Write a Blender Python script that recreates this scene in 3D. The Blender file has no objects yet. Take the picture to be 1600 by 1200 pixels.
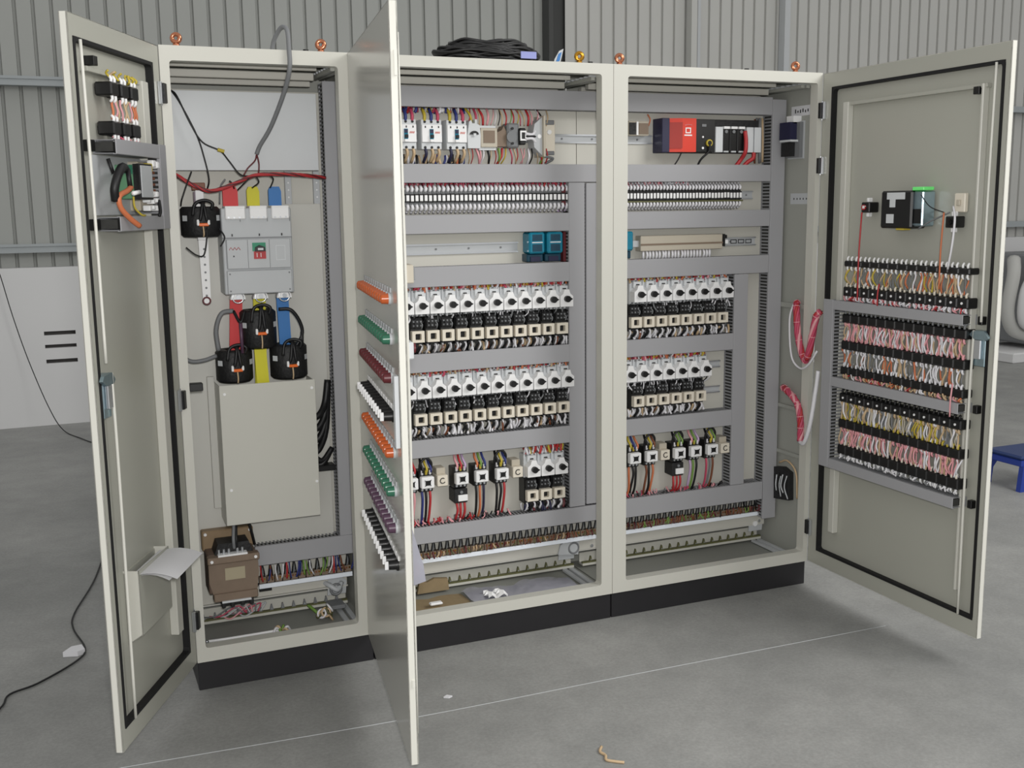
import bpy, bmesh, math, random
from mathutils import Matrix, Vector
R = random.Random(7)
rad = math.radians
COL = bpy.context.scene.collection
W1, W2, W3, ZP, ZT = .6105, 1.5685, 2.4974, .102, 2.1
PLATE = .275

# ------------------------------------------------------------------ materials
MATS = {}
def mat(name, col, rough=.5, metal=0., var=.04, scale=12., bump=0., emis=0., trans=0., alpha=1.):
    m = bpy.data.materials.new(name); m.use_nodes = True
    nt = m.node_tree; b = nt.nodes['Principled BSDF']
    b.inputs['Roughness'].default_value = rough; b.inputs['Metallic'].default_value = metal
    tc = nt.nodes.new('ShaderNodeTexCoord'); nz = nt.nodes.new('ShaderNodeTexNoise')
    nz.inputs['Scale'].default_value = scale; nz.inputs['Detail'].default_value = 3
    nt.links.new(tc.outputs['Object'], nz.inputs['Vector'])
    mx = nt.nodes.new('ShaderNodeMix'); mx.data_type = 'RGBA'
    c = Vector(col)
    mx.inputs[6].default_value = (*(c * (1 - var)), 1); mx.inputs[7].default_value = (*[min(1, v * (1 + var)) for v in c], 1)
    nt.links.new(nz.outputs['Fac'], mx.inputs[0]); nt.links.new(mx.outputs[2], b.inputs['Base Color'])
    if bump:
        bp = nt.nodes.new('ShaderNodeBump'); bp.inputs['Strength'].default_value = bump; bp.inputs['Distance'].default_value = .01
        nt.links.new(nz.outputs['Fac'], bp.inputs['Height']); nt.links.new(bp.outputs['Normal'], b.inputs['Normal'])
    if emis:
        b.inputs['Emission Color'].default_value = (*col, 1); b.inputs['Emission Strength'].default_value = emis
    if trans: b.inputs['Transmission Weight'].default_value = trans
    if alpha < 1: b.inputs['Alpha'].default_value = alpha
    MATS[name] = m
    return m
def s(r, g, b):      # sRGB 0-255 to linear
    f = lambda v: (v/255/12.92) if v/255 <= .04045 else ((v/255+.055)/1.055)**2.4
    return (f(r), f(g), f(b))
mat('frame', s(199,198,189), .38, 0, .02, 3)
mat('frame_edge', s(216,215,206), .35, 0, .02, 3)
mat('door_in', s(170,170,160), .33, 0, .02, 3)
mat('door_out', s(176,175,168), .18, 0, .02, 3)
mat('plate', s(198,196,187), .5, 0, .02, 3)
mat('plate_b', s(198,197,190), .45, 0, .02, 3)
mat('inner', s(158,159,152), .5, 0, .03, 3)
mat('floor_pan', s(140,141,135), .45, 0, .06, 5)
mat('duct', s(160,160,163), .55, 0, .02, 4)
mat('duct_body', s(140,141,144), .6, 0, .03, 4)
mat('duct_dark', s(52,52,50), .8, 0, .3, 60)
mat('plinth', s(27,26,29), .5, 0, .25, 8)
mat('black', s(14,14,15), .42, 0, .3, 40)
mat('black_soft', s(26,26,27), .6, 0, .3, 80, .3)
mat('gasket', s(12,12,14), .7)
mat('white', s(238,238,238), .45, 0, .02)
mat('white_grey', s(205,208,210), .5, 0, .03)
mat('cream', s(222,214,198), .45, 0, .04)
mat('beige', s(184,176,160), .55, 0, .05)
mat('grey', s(120,122,124), .5, 0, .08)
mat('ltgrey', s(185,188,190), .45, 0, .03)
mat('steel', s(205,208,212), .28, .85, .05)
mat('zinc', s(150,170,178), .3, .8, .15, 60)
mat('chrome', s(240,246,255), .3, 0, .02)
mat('brass', s(190,140,50), .22, 1., .1)
mat('copper', s(190,125,95), .22, 1., .1)
mat('bus_red', s(205,45,48), .5); mat('bus_yellow', s(205,198,30), .5); mat('bus_blue', s(50,115,180), .5)
mat('orange', s(228,105,30), .35, 0, .1); mat('green', s(40,140,105), .35, 0, .15); mat('dkred', s(95,35,40), .4, 0, .2)
mat('purple', s(85,60,80), .4, 0, .25)
mat('lamp_orange', s(192,92,45), .25, 0, .1); mat('lamp_green', s(50,108,84), .25, 0, .15)
mat('cyan', s(25,140,170), .2, 0, .2, 60, 0, 0, .3); mat('cyan_dk', s(14,60,80), .3, 0, .3, 60)
mat('plc_red', s(215,58,38), .5); mat('plc_red2', s(165,42,30), .5)
mat('w_red', s(180,48,52), .45); mat('w_pink', s(222,158,163), .5); mat('w_rose', s(190,72,98), .5)
mat('w_tan', s(196,170,135), .5); mat('w_white', s(225,224,228), .5); mat('w_yellow', s(188,168,55), .5)
mat('w_blue', s(45,55,120), .5); mat('w_black', s(18,18,20), .5); mat('w_green', s(115,150,70), .5)
mat('w_orange', s(202,115,75), .5); mat('w_grey', s(118,120,122), .55); mat('w_lilac', s(190,165,200), .5)
mat('w_dkblue', s(35,35,65), .5); mat('w_brown', s(120,70,45), .5)
mat('trafo', s(125,108,92), .6, 0, .12, 30); mat('trafo_core', s(108,90,78), .6, 0, .15, 60)
mat('trafo_plate', s(142,120,92), .5, 0, .15, 30)
mat('paper', s(215,215,218), .7, 0, .02); mat('card', s(142,124,94), .8, 0, .15, 30)
mat('pvc', s(165,165,176), .25, 0, .1, 14, .2, 0, 0, .85)
mat('wallpaint', s(212,212,212), .8, 0, .03, 2)
mat('sheet', s(160,162,158), .55, .0, .06, 1.5); mat('sheet_lit', s(186,186,182), .55, .0, .05, 1.5)  # second one: same wall sheet, with the stronger light at right painted in
mat('girt', s(158,164,166), .5, 0, .06, 3); mat('darkgap', s(70,71,70), .8)
mat('louver', s(62,60,58), .7)
mat('tagblue', s(140,146,200), .4); mat('stool', s(38,62,150), .35, 0, .05); mat('stool_d', s(26,48,96), .4)
mat('hmi_green_glow', s(110,225,120), .4, 0, .1, 10, 0, .15)  # connector is no lamp; slight emission added to brighten its green
mat('olive', s(92,92,58), .6, 0, .4, 50); mat('red_ink', s(220,85,60), .6)
mat('meter_green', s(92,140,105), .5); mat('kraft', s(170,160,135), .8)
# concrete floor
m = bpy.data.materials.new('concrete'); m.use_nodes = True; nt = m.node_tree; b = nt.nodes['Principled BSDF']
tc = nt.nodes.new('ShaderNodeTexCoord')
def nz(sc, det, rough=.6):
    n = nt.nodes.new('ShaderNodeTexNoise'); n.inputs['Scale'].default_value = sc; n.inputs['Detail'].default_value = det
    n.inputs['Roughness'].default_value = rough; nt.links.new(tc.outputs['Object'], n.inputs['Vector']); return n
n1 = nz(.9, 4); n2 = nz(90, 6, .8); n3 = nz(6, 5, .7)
r1 = nt.nodes.new('ShaderNodeValToRGB'); r1.color_ramp.elements[0].position = .3; r1.color_ramp.elements[1].position = .72
r1.color_ramp.elements[0].color = (*s(138,139,137), 1); r1.color_ramp.elements[1].color = (*s(170,170,167), 1)
nt.links.new(n1.outputs['Fac'], r1.inputs[0])
r2 = nt.nodes.new('ShaderNodeValToRGB'); r2.color_ramp.elements[0].position = .3; r2.color_ramp.elements[1].position = .7
r2.color_ramp.elements[0].color = (.72, .72, .72, 1); r2.color_ramp.elements[1].color = (1, 1, 1, 1)
nt.links.new(n2.outputs['Fac'], r2.inputs[0])
r3 = nt.nodes.new('ShaderNodeValToRGB'); r3.color_ramp.elements[0].position = .3; r3.color_ramp.elements[1].position = .65
r3.color_ramp.elements[0].color = (.84, .84, .84, 1); r3.color_ramp.elements[1].color = (1, 1, 1, 1)
nt.links.new(n3.outputs['Fac'], r3.inputs[0])
mm = None; prev = r1.outputs[0]
for r_ in (r2, r3):
    mm = nt.nodes.new('ShaderNodeMix'); mm.data_type = 'RGBA'; mm.blend_type = 'MULTIPLY'; mm.inputs[0].default_value = 1
    nt.links.new(prev, mm.inputs[6]); nt.links.new(r_.outputs[0], mm.inputs[7]); prev = mm.outputs[2]
nt.links.new(prev, b.inputs['Base Color']); b.inputs['Roughness'].default_value = .55
bp = nt.nodes.new('ShaderNodeBump'); bp.inputs['Strength'].default_value = .15; bp.inputs['Distance'].default_value = .004
nt.links.new(n2.outputs['Fac'], bp.inputs['Height']); nt.links.new(bp.outputs['Normal'], b.inputs['Normal'])
MATS['concrete'] = m

# ------------------------------------------------------------------ mesh builder
def spline(pts, n=6):
    P = [Vector(p) for p in pts]
    if len(P) < 3: return P
    out = []
    for i in range(len(P)-1):
        p0 = P[i-1] if i else P[0]*2-P[1]; p1 = P[i]; p2 = P[i+1]; p3 = P[i+2] if i+2 < len(P) else P[-1]*2-P[-2]
        for k in range(n):
            t = k/n
            out.append(.5*((2*p1)+(p2-p0)*t+(2*p0-5*p1+4*p2-p3)*t*t+(3*p1-p0-3*p2+p3)*t**3))
    out.append(P[-1]); return out
LOCAL = {}
class MB:
    def __init__(self, org=(0,0,0)):
        self.bm = bmesh.new(); self.ms = []; self.org = Vector(org)
    def mi(self, m):
        if m not in self.ms: self.ms.append(m)
        return self.ms.index(m)
    def faces(self, vs, fs, m, smooth=False):
        V = [self.bm.verts.new(v) for v in vs]; i = self.mi(m); out = []
        for f in fs:
            try: F = self.bm.faces.new([V[k] for k in f])
            except ValueError: continue
            F.material_index = i; F.smooth = smooth; out.append(F)
        return V, out
    def box(self, x0, x1, y0, y1, z0, z1, m, bev=0, M=None):
        vs = [Vector((x, y, z)) for x in (x0, x1) for y in (y0, y1) for z in (z0, z1)]
        if M: vs = [M @ v for v in vs]
        fs = [(0,1,3,2), (4,6,7,5), (0,4,5,1), (2,3,7,6), (0,2,6,4), (1,5,7,3)]
        V, F = self.faces(vs, fs, m)
        if bev:
            es = list({e for f in F for e in f.edges})
            bmesh.ops.bevel(self.bm, geom=es, offset=bev, segments=1, affect='EDGES', material=-1)
        return self
    def cyl(self, c, ax, r, h, m, seg=14, r2=None, cap=True):
        r2 = r if r2 is None else r2; c = Vector(c)
        a = {'x': Vector((1,0,0)), 'y': Vector((0,1,0)), 'z': Vector((0,0,1))}[ax] if isinstance(ax, str) else Vector(ax).normalized()
        u = a.orthogonal().normalized(); w = a.cross(u)
        vs = []
        for (rr, hh) in ((r, 0), (r2, h)):
            for k in range(seg):
                t = 2*math.pi*k/seg; vs.append(c + a*hh + (u*math.cos(t)+w*math.sin(t))*rr)
        self.faces(vs, [(k, (k+1) % seg, seg+(k+1) % seg, seg+k) for k in range(seg)], m, True)
        if cap:
            self.faces(vs[:seg], [tuple(range(seg-1, -1, -1))], m); self.faces(vs[seg:], [tuple(range(seg))], m)
        return self
    def tube(self, pts, r, m, seg=6, n=6, sp=True):
        P = spline(pts, n) if sp else [Vector(p) for p in pts]
        rings = []; u = None
        for i, p in enumerate(P):
            t = (P[min(i+1, len(P)-1)]-P[max(i-1, 0)])
            if t.length < 1e-9: t = Vector((0,0,1))
            t.normalize()
            u = t.orthogonal() if u is None else u - t*u.dot(t)
            if u.length < 1e-6: u = t.orthogonal()
            u.normalize(); w = t.cross(u)
            rings.append([p+(u*math.cos(2*math.pi*k/seg)+w*math.sin(2*math.pi*k/seg))*r for k in range(seg)])
        vs = [v for rg in rings for v in rg]; fs = []
        for i in range(len(rings)-1):
            for k in range(seg):
                fs.append((i*seg+k, i*seg+(k+1) % seg, (i+1)*seg+(k+1) % seg, (i+1)*seg+k))
        fs += [tuple(range(seg-1, -1, -1)), tuple((len(rings)-1)*seg+k for k in range(seg))]
        self.faces(vs, fs, m, True); return self
    def prism(self, poly, a, b, m, plane='xz'):
        def P(q, t):
            return {'xz': (q[0], t, q[1]), 'xy': (q[0], q[1], t), 'yz': (t, q[0], q[1])}[plane]
        n = len(poly); vs = [P(q, a) for q in poly]+[P(q, b) for q in poly]
        self.faces(vs, [tuple(range(n)), tuple(range(2*n-1, n-1, -1))]+[(k, n+k, n+(k+1) % n, (k+1) % n) for k in range(n)], m); return self
    def ring(self, o, i, y0, y1, m, rr=.0):     # rectangular ring in xz: o,i = (x0,x1,z0,z1); rr rounds the opening's corners
        def rect(q, r):
            x0, x1, z0, z1 = q; out = []
            for (cx, cz, a0) in ((x1, z1, 0), (x0, z1, 90), (x0, z0, 180), (x1, z0, 270)):
                sx = 1 if cx == x1 else -1; sz = 1 if cz == z1 else -1
                for k in range(4):
                    t = rad(a0+30*k); out.append((cx-sx*r+r*math.cos(t), cz-sz*r+r*math.sin(t)))
            return out
        A = rect(o, 1e-5); B = rect(i, max(rr, 1e-5)); n = len(A)
        vs = [(p[0], y, p[1]) for y in (y0, y1) for L in (A, B) for p in L]; fs = []
        for k in range(n):
            l = (k+1) % n
            fs += [(k, l, n+l, n+k), (2*n+k, 3*n+k, 3*n+l, 2*n+l), (k, 2*n+k, 2*n+l, l), (n+k, n+l, 3*n+l, 3*n+k)]
        self.faces(vs, fs, m); return self
    def quad(self, a, b, c, d, m): self.faces([a, b, c, d], [(0,1,2,3)], m); return self
    def torus(self, c, ax, Rr, r, m, seg=24, ts=8):
        c = Vector(c); a = {'x': Vector((1,0,0)), 'y': Vector((0,1,0)), 'z': Vector((0,0,1))}[ax] if isinstance(ax, str) else Vector(ax).normalized()
        u = a.orthogonal().normalized(); w = a.cross(u); vs = []
        for k in range(seg):
            t = 2*math.pi*k/seg; d = u*math.cos(t)+w*math.sin(t)
            for j in range(ts):
                q = 2*math.pi*j/ts; vs.append(c+d*(Rr+r*math.cos(q))+a*r*math.sin(q))
        fs = [(k*ts+j, ((k+1) % seg)*ts+j, ((k+1) % seg)*ts+(j+1) % ts, k*ts+(j+1) % ts) for k in range(seg) for j in range(ts)]
        self.faces(vs, fs, m, True); return self
    def hollow(self, c, r0, r1, h, m, seg=28):    # vertical ring, axis z, with bevelled rims
        prof = [(r0, 0), (r1-.008, 0), (r1, .008), (r1, h-.008), (r1-.008, h), (r0, h)]
        n = len(prof); vs = []
        for k in range(seg):
            t = 2*math.pi*k/seg
            for (r, z) in prof: vs.append((c[0]+r*math.cos(t), c[1]+r*math.sin(t), c[2]+z))
        fs = [(k*n+j, ((k+1) % seg)*n+j, ((k+1) % seg)*n+(j+1) % n, k*n+(j+1) % n) for k in range(seg) for j in range(n)]
        self.faces(vs, fs, m, True); return self
    def build(self, name, parent=None, M=None):
        bm = self.bm
        bmesh.ops.recalc_face_normals(bm, faces=bm.faces[:])
        for v in bm.verts: v.co -= self.org
        co = [v.co for v in bm.verts]
        lo = Vector([min(c[i] for c in co) for i in range(3)]); hi = Vector([max(c[i] for c in co) for i in range(3)]); c0 = (lo+hi)/2
        for v in bm.verts: v.co -= c0
        me = bpy.data.meshes.new(name); bm.to_mesh(me); bm.free()
        for k in self.ms: me.materials.append(MATS[k])
        o = bpy.data.objects.new(name, me); COL.objects.link(o)
        o.parent = parent
        ML = (M or Matrix.Identity(4)) @ Matrix.Translation(c0)
        o.matrix_local = ML; LOCAL[o.name] = ML
        return o
def tag(o, label=None, cat=None, group=None, kind=None):
    if label:
        w = len(label.split()); 
        if not 4 <= w <= 16: print('LABEL LENGTH', w, label)
        o['label'] = label
    if cat: o['category'] = cat
    if group: o['group'] = group
    if kind: o['kind'] = kind
    return o
def each(name, parent, specs, M=None):     # every lead a mesh of its own
    for pts, r, m, seg, n in specs:
        b = MB(); b.tube(pts, r, m, seg, n); b.build(name, parent, M)
def empty(name, loc=(0,0,0), M=None):
    o = bpy.data.objects.new(name, None); o.empty_display_size = .02; COL.objects.link(o)
    o.matrix_world = M if M is not None else Matrix.Translation(loc); return o
KIDS = {}
def proto_kids(o): return [c for c in o.children]
def copy_tree(o, parent=None, M=None):
    c = o.copy(); COL.objects.link(c)
    if parent is not None: c.parent = parent
    if M is not None: c.matrix_world = M
    for ch in list(o.children): copy_tree(ch, c)
    return c
ORD = ['first','second','third','fourth','fifth','sixth','seventh','eighth','ninth','tenth','eleventh','twelfth','thirteenth','fourteenth','fifteenth','sixteenth','seventeenth','eighteenth','nineteenth','twentieth']
def ordn(i):
    if i < 20: return ORD[i]
    t = {2: 'twenty', 3: 'thirty', 4: 'forty'}[(i+1)//10]; r = (i+1) % 10
    return ({'twenty': 'twentieth', 'thirty': 'thirtieth', 'forty': 'fortieth'}[t]) if r == 0 else t+'-'+ORD[r-1]
def T(x, y, z): return Matrix.Translation((x, y, z))
class Rows:
    """places copies of a prototype thing; the prototype itself is used first"""
    def __init__(self, proto): self.p = proto; self.used = False
    def put(self, M, label, cat, group):
        if not self.used: o = self.p; self.used = True; o.matrix_world = M
        else: o = copy_tree(self.p, None, M)
        tag(o, label, cat, group); return o
def rows(make):     # defer building of the prototype copies: copies are made from a pristine source
    return Rows(make())

# ------------------------------------------------------------------ setting
def struct(name, mb):
    o = mb.build(name); o['kind'] = 'structure'; return o
b_ = MB(); b_.box(-9, 17, -6, 5.42, -.05, 0, 'concrete'); struct('floor', b_)
def sheet(x0, x1, z0, z1, Y, m):
    b = MB(); p = .124; x = x0; pr = [(x0, Y)]
    while x+p < x1:
        pr += [(x+.088, Y), (x+.093, Y+.022), (x+.110, Y+.022), (x+.115, Y)]; x += p
    pr.append((x1, Y)); n = len(pr)
    b.faces([(q[0], q[1], z0) for q in pr]+[(q[0], q[1], z1) for q in pr], [(k, k+1, n+k+1, n+k) for k in range(n-1)], m)
    b.box(x0, x1, Y+.03, Y+.05, z0, z1, 'darkgap')
    return b
b_ = sheet(-8.02, 3.74, 1.17, 5.2, 5.3, 'sheet'); struct('wall_back', b_)
b_ = sheet(3.9, 16, 1.17, 5.2, 5.26, 'sheet_lit'); struct('wall_back_right', b_)
b_ = MB(); b_.box(-8, -.46, 5.2, 5.4, 0, 1.19, 'wallpaint'); b_.box(-.24, 16, 5.2, 5.4, 0, 1.19, 'wallpaint')
zs = [(0, .47), (.50, .585), (.612, .682), (.712, 1.19)]
for z0, z1 in zs: b_.box(-.46, -.24, 5.2, 5.4, z0, z1, 'wallpaint')
b_.box(-.46, -.24, 5.36, 5.4, .3, .8, 'louver'); struct('wall_base', b_)
b_ = MB()
for z0, z1 in ((.47, .50), (.585, .612), (.682, .712)): b_.box(-.46, -.24, 5.24, 5.27, z0, z1, 'louver')
struct('trim_1', b_)
b_ = MB(); b_.box(-8, 3.7, 5.2, 5.29, 2.50, 2.56, 'girt'); b_.box(-8, 3.7, 5.19, 5.2, 2.545, 2.565, 'girt'); struct('trim_2', b_)
b_ = MB(); b_.box(-8, 3.7, 5.2, 5.29, 1.30, 1.36, 'girt'); b_.box(-8, 3.7, 5.19, 5.2, 1.345, 1.365, 'girt'); struct('trim_3', b_)
b_ = MB(); b_.box(3.9, 16, 5.16, 5.25, 2.50, 2.56, 'girt'); b_.box(3.9, 16, 5.16, 5.25, 1.30, 1.36, 'girt'); struct('trim_4', b_)
b_ = MB(); b_.box(3.71, 3.93, 5.30, 5.36, 1.19, 5.2, 'darkgap'); b_.box(3.70, 3.74, 5.16, 5.3, 1.19, 5.2, 'darkgap'); struct('gap_shadow', b_)  # dark strips standing in for the shadow gap between the wall sheets
b_ = MB(); b_.box(5.12, 5.18, 5.16, 5.25, 1.36, 2.5, 'sheet_lit'); b_.box(5.12, 5.18, 5.16, 5.25, 2.56, 5.2, 'sheet_lit'); b_.box(5.21, 5.24, 5.2, 5.25, 2.56, 5.2, 'ltgrey'); struct('trim_6', b_)
b_ = MB(); b_.box(6.14, 6.2, 5.16, 5.25, 2.56, 5.2, 'ltgrey'); struct('trim_7', b_)
b_ = MB(); b_.tube([(-.9, -.40, .0005), (-.27, -.423, .0005), (.6, -.475, .0005), (1.4, -.483, .0005), (2.48, -.50, .0005)], .0013, 'ltgrey', 4)
struct('trim_8', b_)

# ------------------------------------------------------------------ cable ducts
def duct(x0, x1, z0, z1, label, group, Y=PLATE, h=.07, M=None, vert=None, name='cable_duct'):
    """slotted duct lying on plane y=Y, opening toward -y"""
    vert = (z1-z0) > (x1-x0) if vert is None else vert
    cx, cz = (x0+x1)/2, (z0+z1)/2
    MM = (M or Matrix.Identity(4)) @ T(cx, Y, cz)
    r = empty(name, M=MM); hx, hz = (x1-x0)/2, (z1-z0)/2
    b = MB(); b.box(-hx, hx, -.003, 0, -hz, hz, 'duct_body')
    L = (z1-z0) if vert else (x1-x0); n = int(L/.0135); p = L/n
    for k in range(n):
        a = -L/2+k*p
        for sd in (-1, 1):
            if vert: b.box(min(sd*hx, sd*(hx-.002)), max(sd*hx, sd*(hx-.002)), -h+.008, -.003, a+.003, a+.0095, 'duct_body')
            else: b.box(a+.003, a+.0095, -h+.008, -.003, min(sd*hz, sd*(hz-.002)), max(sd*hz, sd*(hz-.002)), 'duct_body')
    g = .006
    b.build('duct_body', r)
    w = MB(); w.box(-hx+g, hx-g, -h+.012, -.004, -hz+g, hz-g, 'duct_dark'); tag(w.build('wire_fill', r), kind=None)
    c = MB(); c.box(-hx-.001, hx+.001, -h, -h+.003, -hz-.001, hz+.001, 'duct', .001)
    for sd in (-1, 1):
        if vert: c.box(min(sd*hx, sd*(hx+.0015)), max(sd*hx, sd*(hx+.0015)), -h+.002, -h+.010, -hz, hz, 'duct')
        else: c.box(-hx, hx, -h+.002, -h+.010, min(sd*hz, sd*(hz+.0015)), max(sd*hz, sd*(hz+.0015)), 'duct')
    c.build('duct_cover', r)
    tag(r, label, 'cable duct', group); return r
G = 'grey slotted cable ducts'
duct(.552, .602, .415, 2.03, 'tall grey vertical cable duct along the right edge of the left bay', G)
duct(.242, .600, .343, .412, 'short grey horizontal cable duct right of the brown transformer', G)
R1 = [(1.955, 2.023, 'at the very top'), (1.688, 1.752, 'just above the long terminal row'), (1.505, 1.570, 'just below the long terminal row'), (1.312, 1.383, 'above the upper row of motor breakers'), (.997, 1.063, 'between the two full rows of motor breakers'), (.674, .739, 'above the bottom contactor row')]
for i, (a, b, w) in enumerate(R1):
    duct(.655, 1.645 if i < 2 else 1.486, a, b, 'grey horizontal cable duct %s, middle bay' % w, G)
    x1 = 2.412 if i < 4 else 2.245
    duct(1.655 if i < 2 else 1.64, x1, a, b, 'grey horizontal cable duct %s, right bay' % w, G)
duct(.655, 1.645, .340, .402, 'grey horizontal cable duct at the bottom of the middle bay', G)
duct(1.655, 2.41, .332, .408, 'grey horizontal cable duct at the bottom of the right bay', G)
duct(1.488, 1.553, .408, 1.684, 'grey vertical cable duct closing the middle bay rows on the right', G)
duct(1.562, 1.628, .412, 1.682, 'second grey vertical cable duct, half hidden behind the post between middle and right bays', G)
duct(2.248, 2.312, .412, 1.308, 'short grey vertical cable duct right of the right bay breaker rows', G)
duct(2.416, 2.480, .242, 2.015, 'tall grey vertical cable duct along the right wall of the right bay', G)

# ------------------------------------------------------------------ cabinets
def Dm(x0, ang, sg):
    a = rad(ang); du = Vector((sg*math.cos(a), -math.sin(a), 0)); n = Vector((-du.y*sg, du.x*sg, 0))
    ex = du*sg
    return Matrix(((ex.x, n.x, 0, x0), (ex.y, n.y, 0, 0), (0, 0, 1, 0), (0, 0, 0, 1)))
DOOR = {1: (0., 115.86, 1, .606), 2: (W1, 98.35, 1, .953), 3: (W3, 89.66, -1, .924)}
DMAT = {k: Dm(*v[:3]) for k, v in DOOR.items()}
def cabinet(k, x0, x1, op, label):
    org = (x0, 0, 0); r = empty('cabinet', org); tag(r, label, 'cabinet')
    b = MB(org); b.box(x0+.002, x1-.002, .010, .40, 0, ZP-.001, 'plinth', .002)
    b.build('plinth', r)
    b = MB(org); b.ring((x0+.001, x1-.001, ZP, ZT), op, 0, .022, 'frame', .010)
    e = .004; b.ring((op[0]-.006, op[1]+.006, op[2]-.006, op[3]+.006), (op[0]-.0005, op[1]+.0005, op[2]-.0005, op[3]+.0005), .02, .045, 'frame', .010)
    b.build('front_frame', r)
    for nm, a, c in (('side_panel', x0+.001, x0+.004), ('side_panel', x1-.004, x1-.001)):
        if (k == 2 and a > W1+.1) or (k == 3 and a < W2+.1): continue
        b = MB(org); b.box(a, c, .022, .40, ZP, ZT-.002, 'inner')
        b.build(nm, r)
    b = MB(org); b.box(x0+.004, x1-.004, .397, .40, ZP, ZT-.002, 'inner'); b.build('back_panel', r)
    b = MB(org); b.box(x0+.001, x1-.001, .022, .40, ZT-.004, ZT, 'frame'); b.build('roof_panel', r)
    b = MB(org); b.box(x0+.004, x1-.004, .022, .397, ZP, ZP+.006, 'floor_pan')
    b.box(x0+.004, x1-.004, .10, .112, ZP+.006, ZP+.012, 'ltgrey'); b.build('floor_panel', r)
    b = MB(org)
    for (y0, y1, z0, z1) in ((.24, .27, 2.035, 2.060), (.19, .21, 2.062, 2.078), (.30, .33, 2.02, 2.05)):
        b.box(x0+.02, x1-.08, y0, y1, z0, z1, 'plate', .002)
    for dx in (.03, .055): b.box(x1-dx-.015, x1-dx, .04, .32, 2.045, 2.058, 'inner', .001)
    for j in range(7): b.box(x1-.072, x1-.012, .05+.037*j, .062+.037*j, 2.058, 2.064, 'ltgrey')
    b.build('roof_rail', r)
    # mounting plate
    pa, pb = {1: (.03, W1-.022), 2: (W1+.03, 1.5525), 3: (1.5545, W3-.022)}[k]
    b = MB(org); b.box(pa, pb, PLATE+.012 if k == 1 else PLATE, PLATE+.015 if k == 1 else PLATE+.003, .197, 2.00, 'plate', .0008)
    b.box(pa, pb, PLATE+.002, PLATE+.02, .192, .197, 'plate_b')
    for zz in (.21, 1.98):
        for xx in (x0+.05, x1-.05): b.cyl((xx, PLATE-.004, zz), 'y', .007, .006, 'steel', 6)
    b.build('mounting_plate', r)
    # back rail at the bottom with clamps
    b = MB(org); b.box(x0+.02, x1-.02, .297, .335, .118, .128, 'frame', .001); b.box(x0+.02, x1-.02, .330, .335, .128, .165, 'frame')
    b.box(x0+.02, x1-.02, .300, .312, .128, .134, 'olive')
    n = int((x1-x0)/.045)
    for j in range(n):
        xx = x0+.06+j*.045*((x1-x0-.12)/(.045*(n-1)))
        b.prism([(xx-.007, .133), (xx+.007, .133), (xx+.002, .155), (xx-.002, .155)], .302, .310, 'grey' if k == 1 else 'olive')
        b.cyl((xx, .299, .14), 'y', .003, .003, 'steel', 6)
    b.build('clamp_rail', r)
    # floor side rails
    b = MB(org)
    for xx in (x1-.065, x1-.035): b.box(xx-.012, xx+.006, .03, .29, .112, .122, 'ltgrey', .001)
    b.prism([(x1-.10, .165), (x1-.03, .165), (x1-.025, .215), (x1-.06, .24), (x1-.095, .235)], .28, .284, 'ltgrey'); b.cyl((x1-.07, .272, .20), 'y', .012, .01, 'white', 12)
    b.build('floor_rail', r)
    # lifting eyes
    return r
eyes = {1: [(.058, 'copper'), (.511, 'copper')], 2: [(1.448, 'brass')], 3: [(1.611, 'copper'), (2.391, 'copper')]}
CAB = {}
CAB[1] = cabinet(1, 0, W1, (.030, .556, .150, 2.055), 'narrow cream steel cabinet on the left housing the transformer and main breaker')
CAB[2] = cabinet(2, W1, W2, (W1+.030, 1.521, .143, 2.063), 'wide cream middle cabinet with its door swung straight towards the viewer')
CAB[3] = cabinet(3, W2, W3, (1.628, 2.475, .147, 2.060), 'wide cream cabinet on the right housing the red controller')
for k, L in eyes.items():
    o = CAB[k].location
    for x, mt in L:
        b = MB(o); b.cyl((x, .035, ZT), 'z', .011, .008, mt, 12); b.cyl((x, .035, ZT+.006), 'z', .006, .008, mt, 10)
        b.torus((x, .035, ZT+.026), (.35, 1, 0), .0120, .0068, mt, 20, 8); b.build('lifting_eye', CAB[k])
    for x in {1: (.46,), 2: (W1+.02, 1.49), 3: (2.16,)}[k]:
        b = MB(o); b.cyl((x, .03, ZT), 'z', .009, .008, 'black', 8); b.build('cap_bolt', CAB[k])
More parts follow.
